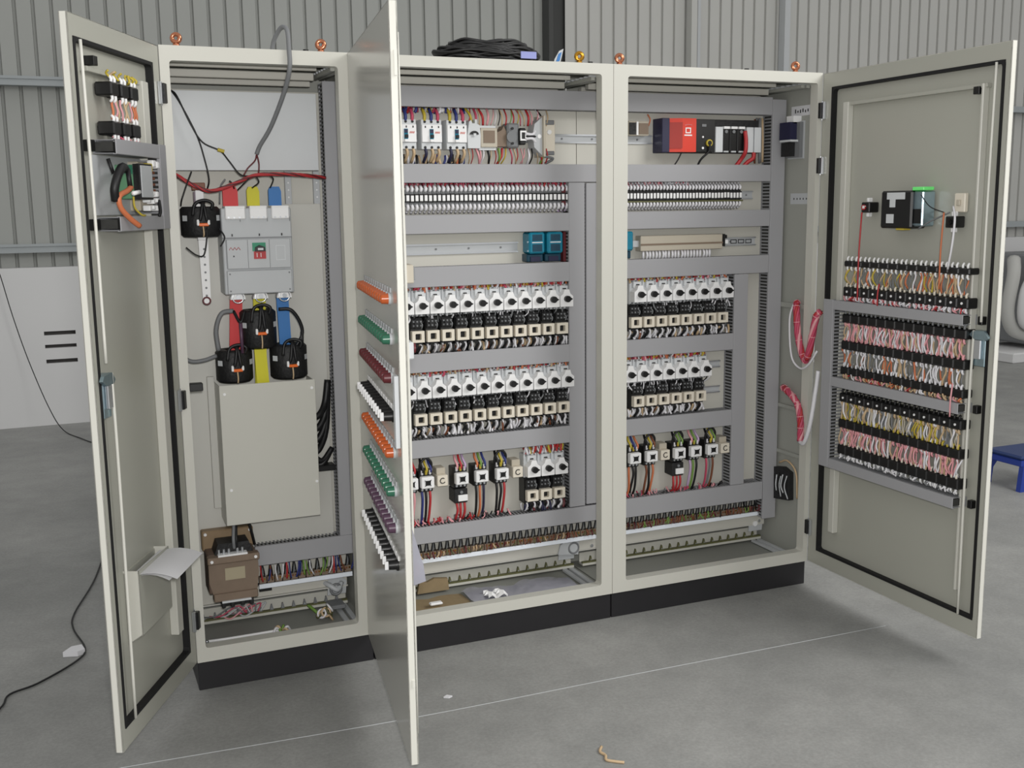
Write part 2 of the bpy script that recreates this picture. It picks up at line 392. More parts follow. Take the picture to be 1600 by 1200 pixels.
# doors
def door(k):
    x0, ang, sg, w = DOOR[k]; root = CAB[k]; M = Matrix.Translation(-Vector(root.location)) @ DMAT[k]
    u = lambda a, c: (a, c) if sg > 0 else (-c, -a)
    z0, z1 = ZP+.004, ZT-.004
    b = MB(); xa, xb = u(.004, w)
    b.box(xa, xb, -.022, -.0195, z0, z1, 'door_out')
    ga, gb = u(.058, w-.020)
    b.ring((xa, xb, z0, z1), (xa+.002, xb-.002, z0+.002, z1-.002), -.022, 0, 'frame_edge')
    b.ring((xa, xb, z0, z1), (ga, gb, z0+.060, z1-.055), -.004, .0, 'door_in', .012)
    b.ring((ga-.006, gb+.006, z0+.054, z1-.049), (ga, gb, z0+.060, z1-.055), -.0195, -.001, 'door_in', .012)
    b.box(xa+.003, xb-.003, -.0195, -.0185, z0+.003, z1-.003, 'door_in')
    d = b.build('door', root, M)
    # sub-parts: put in the door's own frame
    Ml = LOCAL[d.name]; inv = Ml.inverted() @ M
    def sub(mb, nm, lab=None):
        o = mb.build(nm, d, inv)
        if lab: o['label'] = lab
        return o
    b = MB(); b.ring((ga+.001, gb-.001, z0+.061, z1-.056), (ga+.011, gb-.011, z0+.071, z1-.066), -.018, .003, 'gasket', .012); sub(b, 'gasket')
    if k != 2:
        b = MB()
        for (p, q, c, e) in ((.135, .165, .27, 1.975), (w-.108, w-.098, .25, 1.975)) if k == 3 else ((.12, .165, .27, 1.975),):
            a_, c_ = u(p, q); b.box(a_, c_, -.0185, .008, c, e, 'frame', .002)
        a_, c_ = u(.165, w-.09); b.box(a_, c_, -.0185, .002, 1.962, 1.975, 'door_in', .001)
        sub(b, 'stiffener_rail')
        b = MB(); ur = w-.052
        uu = ur*sg
        b.tube([(uu, .006, 2.035), (uu, .010, 1.6), (uu+.004*sg, .012, 1.20)], .0045, 'frame_edge', 8)
        uu2 = (ur-.03)*sg
        b.tube([(uu2+.006*sg, .012, 1.17), (uu2, .010, .9), (uu2, .006, .17)], .0045, 'frame_edge', 8); sub(b, 'locking_rod')
        b = MB(); a_, c_ = u(ur-.028, ur+.02); b.box(a_, c_, -.0185, .004, 1.05, 1.17, 'zinc', .002)
        a_, c_ = u(ur-.04, ur+.042); b.prism([(a_, 1.150), (a_+.02, 1.172), (c_-.012, 1.168), (c_, 1.155), (c_-.02, 1.142), (a_+.012, 1.140)], .006, .016, 'zinc')
        a_, c_ = u(ur-.02, ur+.008); b.box(a_, c_, .004, .014, 1.075, 1.14, 'steel', .002); sub(b, 'latch', 'zinc rod latch with a cam plate')
        for i, zz in enumerate((1.955, 1.0 if k == 1 else 1.742, .256)):
            b = MB(); a_, c_ = u(-.006, .016); b.box(a_, c_, .001, .018, zz-.03, zz+.03, 'black', .002)
            a_, c_ = u(.017, .027); b.box(a_, c_, .001, .012, zz-.034, zz+.034, 'steel', .001)
            b.cyl((.0, -.002, zz-.036), 'z', .005, .072, 'steel', 10); sub(b, 'hinge')
    else:
        for zz in (1.955, 1.1, .256):
            b = MB(); b.box(-.002, .018, .001, .016, zz-.03, zz+.03, 'black', .002); sub(b, 'hinge')
        b = MB(); b.tube([(w-.052, .006, 2.03), (w-.052, .01, 1.2), (w-.052, .006, .17)], .0045, 'frame_edge', 8); sub(b, 'locking_rod')
        b = MB(); b.box(w-.001, w+.006, -.012, -.004, 1.92, 1.98, 'frame_edge'); b.box(w-.001, w+.004, -.012, -.004, .33, .35, 'frame_edge'); sub(b, 'catch')
    for (p, q, zz) in ((w-.14, w-.115, 1.955 if k == 3 else 1.992),) if k != 2 else ():
        b = MB(); a_, c_ = u(p, q); b.box(a_, c_, -.018, .010, zz-.012, zz+.012, 'black', .001); sub(b, 'corner_clip')
    return d
for k in (1, 2, 3): door(k)
# hinge side lugs on frames
# ------------------------------------------------------------------ devices: prototypes at the origin, back at y=0, facing -y
def motor_breaker():
    r = empty('motor_breaker')
    b = MB(); b.box(-.028, .028, -.045, 0, -.042, .055, 'white_grey', .002)
    for i in (-1, 0, 1):
        b.cyl((.017*i, -.047, -.037), 'y', .005, .004, 'grey', 8); b.cyl((.017*i, -.047, .050), 'y', .005, .004, 'grey', 8)
    b.box(-.018, .018, -.058, -.045, .024, .050, 'white_grey', .002); b.build('body', r)
    b = MB(); b.prism([(-.027,-.030),(.027,-.030),(.027,.010),(.015,.020),(.010,.036),(-.010,.036),(-.015,.020),(-.027,.010)], -.084, -.045, 'white'); b.build('front_plate', r)
    b = MB(); b.cyl((0, -.098, 0), 'y', .0125, .014, 'black', 16)
    b.prism([(.004,-.010),(.019,0),(.004,.010)], -.099, -.086, 'black'); b.box(-.012, .017, -.101, -.097, -.002, .002, 'black'); b.build('knob', r)
    b = MB(); b.box(-.007, .007, -.064, -.058, .030, .040, 'black', .001); b.build('test_button', r)
    each('supply_lead', r, [([(.017*i, -.043, .050), (.017*i+.002, -.035, .064), (.017*i-.002, -.02, .074)], .0042, ('w_red', 'w_white', 'w_orange')[i+1], 5, 3) for i in (-1, 0, 1)])
    return r
def contactor():
    r = empty('contactor')
    b = MB(); b.box(-.025, .025, -.055, 0, -.036, .068, 'black', .002); b.box(-.023, .023, -.062, -.055, -.030, .03, 'black_soft', .001)
    for i in (-1, 0, 1): b.cyl((.015*i, -.058, -.032), 'y', .004, .004, 'steel', 8)
    b.build('body', r)
    b = MB(); b.ring((-.0235, .0235, -.021, .021), (-.0115, .0115, -.0115, .0115), -.084, -.062, 'cream', .003); b.build('front_cap', r)
    b = MB(); b.box(-.0115, .0115, -.066, -.062, -.0115, .0115, 'black', .001); b.box(-.005, .005, -.069, -.066, -.003, .003, 'black_soft'); b.build('plunger', r)
    b = MB(); b.box(-.022, .022, -.070, -.055, .031, .062, 'black_soft', .002)
    for i in (-1, 0, 1, ): b.cyl((.014*i, -.073, .040), 'y', .0035, .004, 'grey', 6); b.cyl((.014*i, -.073, .055), 'y', .0035, .004, 'grey', 6)
    b.build('auxiliary_block', r)
    each('control_lead', r, [([(.013*i, -.070, .052), (.013*i+.004, -.080, .044), (.013*i+.002, -.078, .030)], .0024, 'w_grey' if i == 1 else 'w_black', 5, 3) for i in (-1, 1)])
    each('load_lead', r, [([(.016*i, -.055, -.030), (.016*i+.003, -.058, -.045), (.016*i-.003, -.045, -.068)], .0042, 'w_black' if i == 0 else 'w_white', 5, 3) for i in (-1, 0, 1)])
    each('load_lead', r, [([(-.010, -.063, -.024), (.006, -.068, -.040), (-.002, -.05, -.066)], .003, 'w_black', 5, 3)])
    return r
mbR, ctR = rows(motor_breaker), rows(contactor)
GB, GC = 'white motor breakers with black knobs', 'small contactors with cream square fronts'
def mrow(xs, z, bay, row):
    n = len(xs)
    for i, x in enumerate(xs):
        mbR.put(T(x, PLATE, z), 'white motor breaker with black knob, %s from the right, %s row of %s bay' % (ordn(n-1-i), row, bay), 'breaker', GB)
def crow(xs, z, bay, row):
    n = len(xs)
    for i, x in enumerate(xs):
        ctR.put(T(x, PLATE, z), 'contactor with cream square front, %s from the right, %s row of %s bay' % (ordn(n-1-i), row, bay), 'contactor', GC)
p = .0585
mrow([.826+p*i for i in range(12)], 1.244, 'middle', 'upper'); mrow([.826+.0588*i for i in range(12)], .930, 'middle', 'second')
crow([.867+.0584*i for i in range(11)], 1.131, 'middle', 'upper'); crow([.870+.0586*i for i in range(11)], .820, 'middle', 'second')
mrow([1.325, 1.385, 1.444], .583, 'middle', 'bottom'); crow([1.319, 1.377, 1.435], .477, 'middle', 'bottom')
mrow([1.794+.0588*i for i in range(8)], 1.246, 'right', 'upper'); mrow([1.752+.0590*i for i in range(7)], .926, 'right', 'second')
crow([1.777+.0582*i for i in range(8)], 1.135, 'right', 'upper'); crow([1.791+.0586*i for i in range(6)], .814, 'right', 'second')
# stuff: tangled wires above each row of breakers and between breakers and contactors
def wires(name, x0, x1, z0, z1, y0, y1, cols, n, label, r=.0035, slant=.01, M=None, straight=False):
    b = MB()
    for i in range(n):
        x = x0+(x1-x0)*(i+.5)/n+R.uniform(-.003, .003); m_ = cols[int(R.random()*len(cols))]
        dx = R.uniform(-slant, slant); za = z0+R.uniform(0, .006); zb = z1-R.uniform(0, .006); ya = R.uniform(y0, y1); yb = R.uniform(y0, y1)
        b.tube([(x, ya, za), (x+dx*.8, (ya+yb)/2-R.uniform(0, .006), (za+zb)/2), (x+dx, yb, zb)], r*R.uniform(.8, 1.2), m_, 5, 3)
    o = b.build(name, None, M); tag(o, label, 'wiring', None, 'stuff'); return o
warm = ['w_red', 'w_orange', 'w_tan', 'w_yellow', 'w_white', 'w_brown', 'w_pink', 'w_rose']
for (x0, x1, z, nm, q) in ((.80, 1.485, 1.295, 'upper', 'middle'), (.80, 1.485, .978, 'second', 'middle'), (1.76, 2.235, 1.295, 'upper', 'right'), (1.72, 2.12, .978, 'second', 'right')):
    wires('wire_tangle', x0, x1, z-.006, z+.022, .222, .262, warm, int((x1-x0)/.0075), 'short coloured wires above the %s breaker row of the %s bay' % (nm, q), .0045)
    wires('wire_tangle', x0, x1, z-.120, z-.085, .205, .245, ['w_black', 'w_white', 'w_black', 'w_grey', 'w_white'], int((x1-x0)/.009), 'black and white wires below the %s breaker row of the %s bay' % (nm, q), .0028, .02)
    wires('wire_tangle', x0, x1, z-.232, z-.195, .212, .262, ['w_black', 'w_white', 'w_white', 'w_white', 'w_tan', 'w_brown'], int((x1-x0)/.008), 'white sleeved wires below the %s contactor row of the %s bay' % (nm, q), .0045, .012)
wires('wire_tangle', 1.30, 1.475, .635, .672, .22, .262, ['w_red', 'w_red', 'w_yellow', 'w_white', 'w_white'], 22, 'red and white wires above the three bottom breakers of the middle bay', .0045)
wires('wire_tangle', 1.29, 1.475, .405, .445, .21, .262, ['w_white', 'w_black', 'w_white', 'w_dkblue', 'dkred'], 22, 'mixed wires below the three bottom contactors of the middle bay', .0045)
# right hand slot filler columns (coloured wires entering ducts)

# power contactors (bottom rows)
def power_contactor(colt, colb, overload=False):
    r = empty('power_contactor')
    b = MB(); b.box(-.027, .027, -.058, 0, -.040, .040, 'black', .002)
    for i in (-1, 0, 1): b.cyl((.016*i, -.062, -.031), 'y', .0045, .005, 'steel', 8); b.cyl((.016*i, -.062, .031), 'y', .0045, .005, 'steel', 8)
    b.build('body', r)
    b = MB(); b.box(-.0255, .0255, -.084, -.058, -.022, .022, 'white', .003); b.build('front_cap', r)
    b = MB(); b.box(-.010, .010, -.087, -.084, -.009, .009, 'black')
    b.prism([(-.013,-.012),(-.006,-.004),(-.013,.012),(0,.005),(.013,.012),(.006,-.002),(.013,-.012),(0,-.006)], -.088, -.084, 'black'); b.build('plunger', r)
    for j, i in enumerate((-1, 0, 1)):
        b = MB(); c = colt[j]
        b.tube([(.016*i, -.06, .030), (.016*i+.002, -.066, .05), (.016*i-.002, -.05, .070), (.014*i, -.03, .090)], .0045, c, 6, 4)
        b.tube([(.016*i, -.06, .028), (.016*i, -.064, .045)], .0052, 'w_yellow' if j == 1 else 'w_white', 6, 2); b.build('supply_lead', r)
    if colt[0] == 'w_black':
        b = MB(); b.tube([(-.020, -.05, .03), (-.022, -.06, .07), (0, -.062, .092), (.022, -.06, .07), (.020, -.05, .03)], .005, 'w_black', 6, 5); b.build('loop_lead', r)
    zb = -.040
    if overload:
        b = MB(); b.box(-.028, .026, -.066, 0, -.098, -.042, 'black_soft', .003); b.box(-.014, .024, -.072, -.064, -.090, -.066, 'white', .001)
        b.cyl((.0, -.07, -.055), 'y', .006, .006, 'grey', 10); b.build('overload_relay', r); zb = -.098
    for j, i in enumerate((-1, 0, 1)):
        b = MB(); q = R.uniform(-.003, .003)
        b.tube([(.016*i, -.052, zb+.005), (.016*i+q, -.058, zb-.03), (.014*i-q, -.045, (zb-.18)/2-.02), (.013*i, -.028, -.172)], .0048, colb[j], 6, 5); b.build('load_lead', r)
    return r
def dial_relay():
    r = empty('dial_relay'); b = MB(); b.box(-.021, .021, -.070, 0, -.022, .020, 'cream', .002); b.box(-.018, .018, -.05, 0, .020, .045, 'beige', .002); b.build('body', r)
    b = MB(); pts = [(.010*math.cos(rad(t)), -.0715, .010*math.sin(rad(t))) for t in range(50, 331, 28)]; b.tube(pts, .0018, 'black', 5, 2); b.build('dial', r); return r
GP = 'contactors with white faces and hanging leads'
def put(o, M, label, cat, group=None): o.matrix_world = M; tag(o, label, cat, group); return o
K = [(.826, ['w_yellow','w_blue','w_red'], ['w_tan','w_black','w_pink'], 0), (.889, ['w_black','w_yellow','w_blue'], ['w_blue','w_black','w_red'], 0),
     (1.027, ['w_pink','w_red','w_lilac'], ['w_red','w_red','w_red'], 1), (1.108, ['w_orange','w_green','w_blue'], ['w_black','w_orange','w_dkblue'], 0), (1.193, ['w_black','w_yellow','w_blue'], ['w_black','w_black','w_red'], 0)]
n = len(K)
for i, (x, a, c, ov) in enumerate(K):
    put(power_contactor(a, c, bool(ov)), T(x, PLATE, .578), 'contactor with white face and %s leads, %s from the right, bottom middle bay' % ({0: 'tan', 1: 'blue', 2: 'all red', 3: 'dark', 4: 'black and red'}[i], ordn(n-1-i)), 'contactor', GP)
K = [(1.778, ['w_yellow','w_blue','w_orange'], ['w_orange','w_black','w_black'], 0), (1.856, ['w_black','w_yellow','w_brown'], ['w_brown','w_black','w_orange'], 0),
     (1.989, ['w_black','w_green','w_green'], ['w_red','w_red','w_red'], 1), (2.067, ['w_pink','w_green','w_lilac'], ['w_lilac','w_green','w_black'], 0), (2.148, ['w_black','w_yellow','w_green'], ['w_rose','w_grey','w_brown'], 0)]
for i, (x, a, c, ov) in enumerate(K):
    put(power_contactor(a, c, bool(ov)), T(x, PLATE, .579), 'contactor with white face and %s leads, %s from the right, bottom right bay' % ({0: 'black', 1: 'brown', 2: 'all red', 3: 'green', 4: 'rose'}[i], ordn(n-1-i)), 'contactor', GP)
GD = 'small cream relays with round dials'
for x, w in ((.952, 'left of the red-wired contactor in the middle bay'), (1.262, 'beside the three bottom breakers of the middle bay'), (1.925, 'left of the red-wired contactor in the right bay'), (2.217, 'at the right end of the bottom row, right bay')):
    put(dial_relay(), T(x, PLATE, .577), 'small cream dial relay %s' % w, 'relay', GD)
wires('wire_tangle', .80, 1.24, .400, .425, .225, .262, ['w_black', 'w_red', 'w_pink', 'w_black', 'w_grey'], 60, 'wire ends entering the bottom duct of the middle bay', .003, .015)
wires('wire_tangle', 1.74, 2.23, .400, .425, .225, .262, ['w_black', 'w_rose', 'w_pink', 'w_grey'], 55, 'wire ends entering the bottom duct of the right bay', .003, .015)
# translucent spare strips behind
# ------------------------------------------------------------------ DIN rails
def rail(x0, x1, z, label, w=.034, y=PLATE):
    b = MB(); b.box(x0, x1, y-.0015, y, z-w/2+.005, z+w/2-.005, 'ltgrey'); 
    for sd in (-1, 1): b.box(x0, x1, y-.008, y-.0065, z+sd*(w/2-.0025)-.0025, z+sd*(w/2-.0025)+.0025, 'steel'); b.box(x0, x1, y-.0075, y-.001, z+sd*(w/2-.006)-.001, z+sd*(w/2-.006)+.001, 'ltgrey')
    k = x0+.03
    while k < x1-.02: b.cyl((k, y-.004, z), 'y', .004, .003, 'grey', 8); k += .13
    tag(b.build('mounting_rail'), label, 'rail', 'steel mounting rails')
rail(.68, 1.645, 1.852, 'steel mounting rail behind the top breaker row, middle bay')
rail(.68, 1.485, 1.632, 'steel mounting rail under the long terminal row, middle bay')
rail(.68, 1.300, 1.445, 'long empty steel mounting rail left of the blue relays', .040)
rail(1.66, 1.885, 1.852, 'short steel mounting rail left of the red controller, right bay')
rail(1.66, 2.370, 1.632, 'steel mounting rail under the terminal row, right bay')
rail(2.236, 2.39, 1.441, 'short labelled steel rail right of the beige cover, right bay', .036)
rail(2.125, 2.225, .930, 'bare steel rail stub right of the second breaker row, right bay', .03); rail(2.115, 2.225, .822, 'bare steel rail stub right of the second contactor row, right bay', .03)
# ------------------------------------------------------------------ terminal blocks
def term(w, top):
    r = empty('terminal_block')
    b = MB(); b.box(-w/2+.0003, w/2-.0003, -.044, -.008, -.030, .030, 'grey' if top else 'black_soft', .001); b.box(-w/2+.001, w/2-.001, -.052, -.044, -.016, .016, 'black_soft'); b.build('body', r)
    b = MB(); b.box(-w*.33, w*.33, -.056, -.052, -.0105, .0105, 'white', .001); b.build('marker', r)
    for sd in (1, -1):
        b = MB(); q = w*.34; b.tube([(0, -.046, sd*.024), (.0015, -.050, sd*.034), (0, -.040, sd*.045)], q, 'w_white', 6, 2)
        b.tube([(0, -.040, sd*.045), (0, -.028, sd*.054)], q*.8, 'w_rose' if sd > 0 and top else 'w_white', 5, 2); b.build('wire_sleeve', r)
    return r
tm = rows(lambda: term(.0172, True)); n = 39
for i in range(n):
    tm.put(T(.833+.01722*i, PLATE, 1.632+R.uniform(-.0008, .0008)), 'grey terminal with white marker, %s from the right, top terminal row, middle bay' % ordn(n-1-i), 'terminal', 'terminal blocks with white markers')
tm = rows(lambda: term(.0150, False)); n = 36
for i in range(n):
    tm.put(T(1.752+.0150*i, PLATE, 1.632+R.uniform(-.0008, .0008)), 'dark terminal with white marker, %s from the right, top terminal row, right bay' % ordn(n-1-i), 'terminal', 'terminal blocks with white markers')
b = MB(); b.box(1.70, 2.290, .222, .228, 1.607, 1.613, 'olive'); tag(b.build('cover_strip'), 'thin olive strip under the right bay white markers', 'strip')
b = MB(); b.box(1.487-.02, 1.487-.004, .225, .267, 1.600, 1.67, 'dkred', .001); tag(b.build('end_bracket'), 'dark red end bracket right of the middle bay terminal row', 'bracket')
wires('wire_tangle', 1.455, 1.484, 1.575, 1.683, .235, .262, ['dkred', 'w_rose', 'w_lilac'], 7, 'dark red wires at the right end of the middle terminal row', .003)
wires('wire_tangle', .80, 1.47, 1.668, 1.690, .232, .258, ['w_rose', 'w_red', 'w_pink', 'dkred'], 76, 'magenta wires above the long terminal row of the middle bay', .0038, .006)
wires('wire_tangle', 1.745, 2.05, 1.668, 1.690, .232, .258, ['w_pink', 'w_rose', 'w_white', 'w_white'], 44, 'pink and white wires above the right bay terminal row', .0038, .006)
# ------------------------------------------------------------------ bottom terminals along chrome strips
def rail_terminal():
    r = empty('rail_terminal'); b = MB(); b.box(-.0125, .0125, -.022, .0, -.006, .018, 'trafo', .001); b.cyl((-.005, -.024, .010), 'y', .0035, .003, 'w_brown', 8); b.cyl((.006, -.024, .010), 'y', .0035, .003, 'brass', 8); b.build('body', r)
    b = MB(); b.tube([(-.008, -.018, .012), (-.005, -.024, .045), (0, -.022, .064), (.005, -.024, .045), (.009, -.018, .012)], .0026, 'w_black', 5, 4); b.build('wire_loop', r)
    b = MB(); b.tube([(-.002, -.016, .014), (.002, -.018, .040), (.001, -.010, .062)], .0034, 'w_grey', 5, 3); b.build('lead', r); return r
rt = rows(rail_terminal)
def strip(x0, x1, z, label, n, bay, zo=0):
    b = MB(); b.box(x0, x1, .243, .250, z-.011, z+.006, 'chrome', .001); b.box(x0, x1, .250, PLATE, z-.004, z+.003, 'black'); b.box(x0, x0+(x1-x0)*.13, .246, .256, z-.022, z-.013, 'black')
    tag(b.build('terminal_rail'), label, 'rail', 'bright strips along the bottom terminals')
    for i in range(n):
        rt.put(T(x0+.015+(x1-x0-.03)*i/(n-1), PLATE-.002, z+.012), 'brown terminal with black wire loop, %s from the right, bottom strip of the %s bay' % (ordn(n-1-i), bay), 'terminal', 'small terminals along the bottom strips')
strip(.255, .600, .252, 'bright white strip along the bottom terminals of the left bay', 12, 'left')
strip(.655, 1.640, .259, 'bright white strip along the bottom terminals of the middle bay', 35, 'middle')
strip(1.665, 2.425, .258, 'bright white strip along the bottom terminals of the right bay', 28, 'right')
wires('wire_tangle', .26, .60, .268, .335, .225, .245, ['w_red', 'w_blue', 'w_green', 'w_brown', 'w_white', 'w_red', 'w_blue'], 20, 'coloured wires above the bottom strip of the left bay', .003, .018)
wires('wire_tangle', .80, 1.62, .268, .295, .225, .245, ['w_brown', 'w_tan', 'w_brown', 'olive', 'dkred'], 60, 'brown and tan wires above the bottom strip of the middle bay', .003, .012)
wires('wire_tangle', 1.70, 2.42, .268, .300, .225, .245, ['dkred', 'w_brown', 'w_black', 'w_green', 'w_brown'], 60, 'dark wires above the bottom strip of the right bay', .003, .012)
b = MB(); b.tube([(2.365, .24, .27), (2.335, .235, .318), (2.352, .225, .352), (2.385, .228, .33), (2.405, .24, .275)], .0035, 'w_black', 6)
tag(b.build('wire'), 'dark looping wire at the right end of the bottom strip, right bay', 'wire')

# ------------------------------------------------------------------ middle bay, top row
def triple_breaker():
    r = empty('triple_breaker'); b = MB(); b.box(-.0385, .0385, -.060, 0, -.045, .060, 'white_grey', .002); b.box(-.0375, .0375, -.067, -.06, -.020, .042, 'white', .001)
    for i in (-1, 0, 1):
        b.cyl((.025*i, -.062, .052), 'y', .005, .004, 'black', 8); b.cyl((.025*i, -.062, -.038), 'y', .005, .004, 'black', 8); b.box(.025*i-.002, .025*i+.002, -.0685, -.067, .030, .037, 'black')
    b.box(-.0380, .0380, -.061, -.0605, -.0215, -.0205, 'grey'); b.build('body', r)
    b = MB(); b.box(-.009, .005, -.070, -.067, -.018, .026, 'cyan'); b.box(-.008, .004, -.073, -.070, .012, .024, 'w_dkblue'); b.box(-.008, .004, -.078, -.070, -.006, .006, 'black', .001); b.box(-.010, .006, -.078, -.067, -.020, -.010, 'white', .001); b.build('toggle', r)
    b = MB(); pts = [(.012+.0025*k, -.0675, .014+(.004 if k % 2 else -.004)) for k in range(8)]; b.tube(pts, .0009, 'red_ink', 4, 2); b.build('red_marking', r)
    for i, c in zip((-1, 0, 1), ('w_yellow', 'w_blue', 'w_rose')):
        each('lead', r, [([(.025*i, -.055, .052), (.025*i, -.06, .075), (.025*i, -.035, .100)], .006, c, 6, 3), ([(.025*i, -.055, -.038), (.025*i+.004, -.06, -.060), (.025*i, -.035, -.090)], .0055, ('w_dkblue', 'w_tan', 'w_tan')[i+1], 6, 3)])
    return r
t3 = rows(triple_breaker)
for i, x in enumerate((.770, .850, .946, 1.040)):
    x = (.752, .848, .944, 1.040)[i]
    if i == 0: continue
    t3.put(T(x, PLATE, 1.850), 'white three-pole breaker with teal toggle, %s from the right, top row, middle bay' % ordn(3-i), 'breaker', 'three-pole breakers in the top row')
r = empty('small_breaker', (1.105, PLATE, 1.855)); b = MB(); b.prism([(-.024,-.045),(.024,-.045),(.026,.0),(.022,.038),(.012,.042),(.012,.058),(.004,.058),(.004,.044),(-.006,.044),(-.010,.056),(-.018,.05),(-.026,0)], -.068, 0, 'white_grey'); b.build('body', r)
b = MB(); b.prism([(.017*math.cos(rad(t)), .004+.013*math.sin(rad(t))) for t in range(0, 181, 20)], -.073, -.068, 'black'); b.box(-.005, .005, -.077, -.073, -.002, .008, 'white_grey'); b.build('switch', r)
tag(r, 'white switch with black half-round lever, top row, middle bay', 'switch')
r = empty('power_supply', (1.165, PLATE, 1.850)); b = MB(); b.box(-.033, .033, -.065, 0, -.036, .034, 'beige', .002); b.box(-.022, .022, -.068, -.065, -.02, .024, 'trafo'); b.box(-.036, .030, -.055, -.02, .034, .042, 'white_grey'); b.box(-.036, .030, -.055, -.02, -.046, -.036, 'white_grey'); b.build('body', r); tag(r, 'square taupe module in white holder, top row, middle bay', 'module')
r = empty('socket_relay', (1.222, PLATE, 1.848)); b = MB(); b.prism([(-.02,-.03),(.018,-.03),(.02,.02),(.008,.045),(0,.03),(-.02,.02)], -.05, 0, 'trafo'); b.build('socket', r); tag(r, 'small brownish relay socket beside the taupe module, middle bay', 'relay')
r = empty('selector_switch', (1.262, PLATE, 1.853)); b = MB(); b.box(-.022, .026, -.06, 0, -.04, .05, 'grey', .006); b.cyl((-.004, -.064, .0), 'y', .022, .006, 'w_grey', 14); b.cyl((-.004, -.068, .03), 'y', .005, .006, 'black', 8); b.cyl((-.004, -.068, -.024), 'y', .005, .006, 'black', 8); b.build('body', r)
b = MB(); b.box(.024, .048, -.07, -.02, -.028, .032, 'black', .003); b.box(.028, .043, -.074, -.07, -.008, .016, 'black'); b.ring((.024, .048, -.014, .022), (.029, .043, -.008, .016), -.076, -.07, 'white', .001); b.build('contact_block', r)
each('lead', r, [([(.045, -.072, .012), (.07, -.08, .008), (.086, -.07, .022)], .006, 'w_white', 6, 5), ([(.045, -.072, -.008), (.07, -.08, -.006), (.088, -.07, -.020)], .006, 'w_white', 6, 5), ([(.045, -.072, .002), (.07, -.083, .002), (.088, -.07, .001)], .004, 'w_black', 6, 5)])
tag(r, 'grey selector switch with black contact block and white leads, middle bay', 'switch')
r = empty('socket_outlet', (1.392, PLATE, 1.855)); b = MB(); b.box(-.018, -.010, -.09, 0, -.075, .075, 'beige', .001); b.prism([(-.018,-.07),(-.018,.07),(-.048,.045),(-.055,.01),(-.050,-.04)], -.075, -.02, 'ltgrey'); b.cyl((-.03, -.078, .0), 'y', .008, .01, 'white', 10); b.build('bracket', r)
b = MB(); b.box(-.008, .050, -.045, 0, -.060, .060, 'cream', .002); b.box(.0, .045, -.05, -.045, .045, .062, 'grey', .002); b.box(.0, .045, -.05, -.045, -.066, -.052, 'grey', .002); b.cyl((.024, -.051, .018), 'y', .009, .006, 'white', 10); b.build('outlet', r)
tag(r, 'beige bracketed outlet with clear guard at the right, middle bay top row', 'outlet')
tops = ['w_red', 'w_pink', 'w_red', 'w_tan', 'w_black', 'w_yellow', 'w_pink', 'w_green', 'w_red', 'w_tan', 'w_rose', 'w_white']
for q, (za, zb, wd) in enumerate(((1.895, 1.957, 'above'), (1.752, 1.812, 'below'))):
    b = MB()
    for i in range(22):
        x = 1.09+.015*i; m_ = tops[(i*5+q*3) % len(tops)]; xx = x+R.uniform(-.02, .02)
        b.tube([(x, .232, za if q == 0 else zb), (x+(xx-x)*.4, .222, (za+zb)/2), (xx, .248, zb if q == 0 else za)], R.choice((.002, .0028, .0045)), m_, 5, 4)
    tag(b.build('wire_tangle'), 'red, pink and yellow wires %s the mixed devices, middle bay top row' % wd, 'wiring', None, 'stuff')
b = MB(); b.tube([(1.40, .235, 1.80), (1.39, .22, 1.785), (1.43, .225, 1.775), (1.405, .245, 1.757)], .005, 'w_grey', 6); tag(b.build('wire'), 'grey wire curling below the beige bracketed outlet', 'wire')
wires('wire_tangle', .66, 1.085, 1.935, 1.957, .235, .26, ['w_yellow', 'w_blue', 'w_rose', 'w_white', 'w_orange', 'w_blue', 'w_red'], 40, 'yellow, blue and red wires above the three-pole breakers', .005, .006)
wires('wire_tangle', .66, 1.085, 1.752, 1.790, .235, .26, ['w_tan', 'w_blue', 'w_black', 'w_white', 'w_orange'], 40, 'mixed wires below the three-pole breakers, middle bay', .005, .01)
# relays, middle bay third row
for i, x in enumerate((1.352, 1.428)):
    r = empty('plug_relay', (x, PLATE, 1.40)); b = MB(); b.box(-.034, .034, -.05, 0, -.012, .018, 'cyan_dk', .003); b.box(-.02, .02, -.055, -.05, -.01, .008, 'w_dkblue'); b.build('socket', r)
    b = MB(); b.box(-.033, .033, -.072, -.004, .02, .100, 'cyan', .006); b.build('housing', r)
    b = MB(); b.box(-.02, .02, -.0735, -.072, .028, .055, 'cyan_dk', .0005); b.box(-.022, .022, -.0735, -.072, .06, .064, 'white_grey'); b.box(-.02, .02, -.0735, -.072, .068, .092, 'cyan_dk'); b.build('coil', r)
    tag(r, 'translucent blue plug-in relay, %s of the pair in the middle bay' % ('left' if i == 0 else 'right'), 'relay', 'translucent blue relays')
r = empty('plug_relay', (1.738, PLATE, 1.40)); b = MB(); b.box(-.030, .030, -.05, 0, -.012, .018, 'cyan_dk', .003); b.build('socket', r); b = MB(); b.box(-.030, .030, -.072, -.004, .02, .095, 'cyan', .006); b.build('housing', r)
tag(r, 'translucent blue relay at the left edge of the right bay', 'relay', 'translucent blue relays')
b = MB(); b.box(1.474, 1.486, .23, .26, 1.385, 1.5, 'dkred', .001); tag(b.build('end_bracket'), 'dark bracket right of the two blue relays', 'bracket')
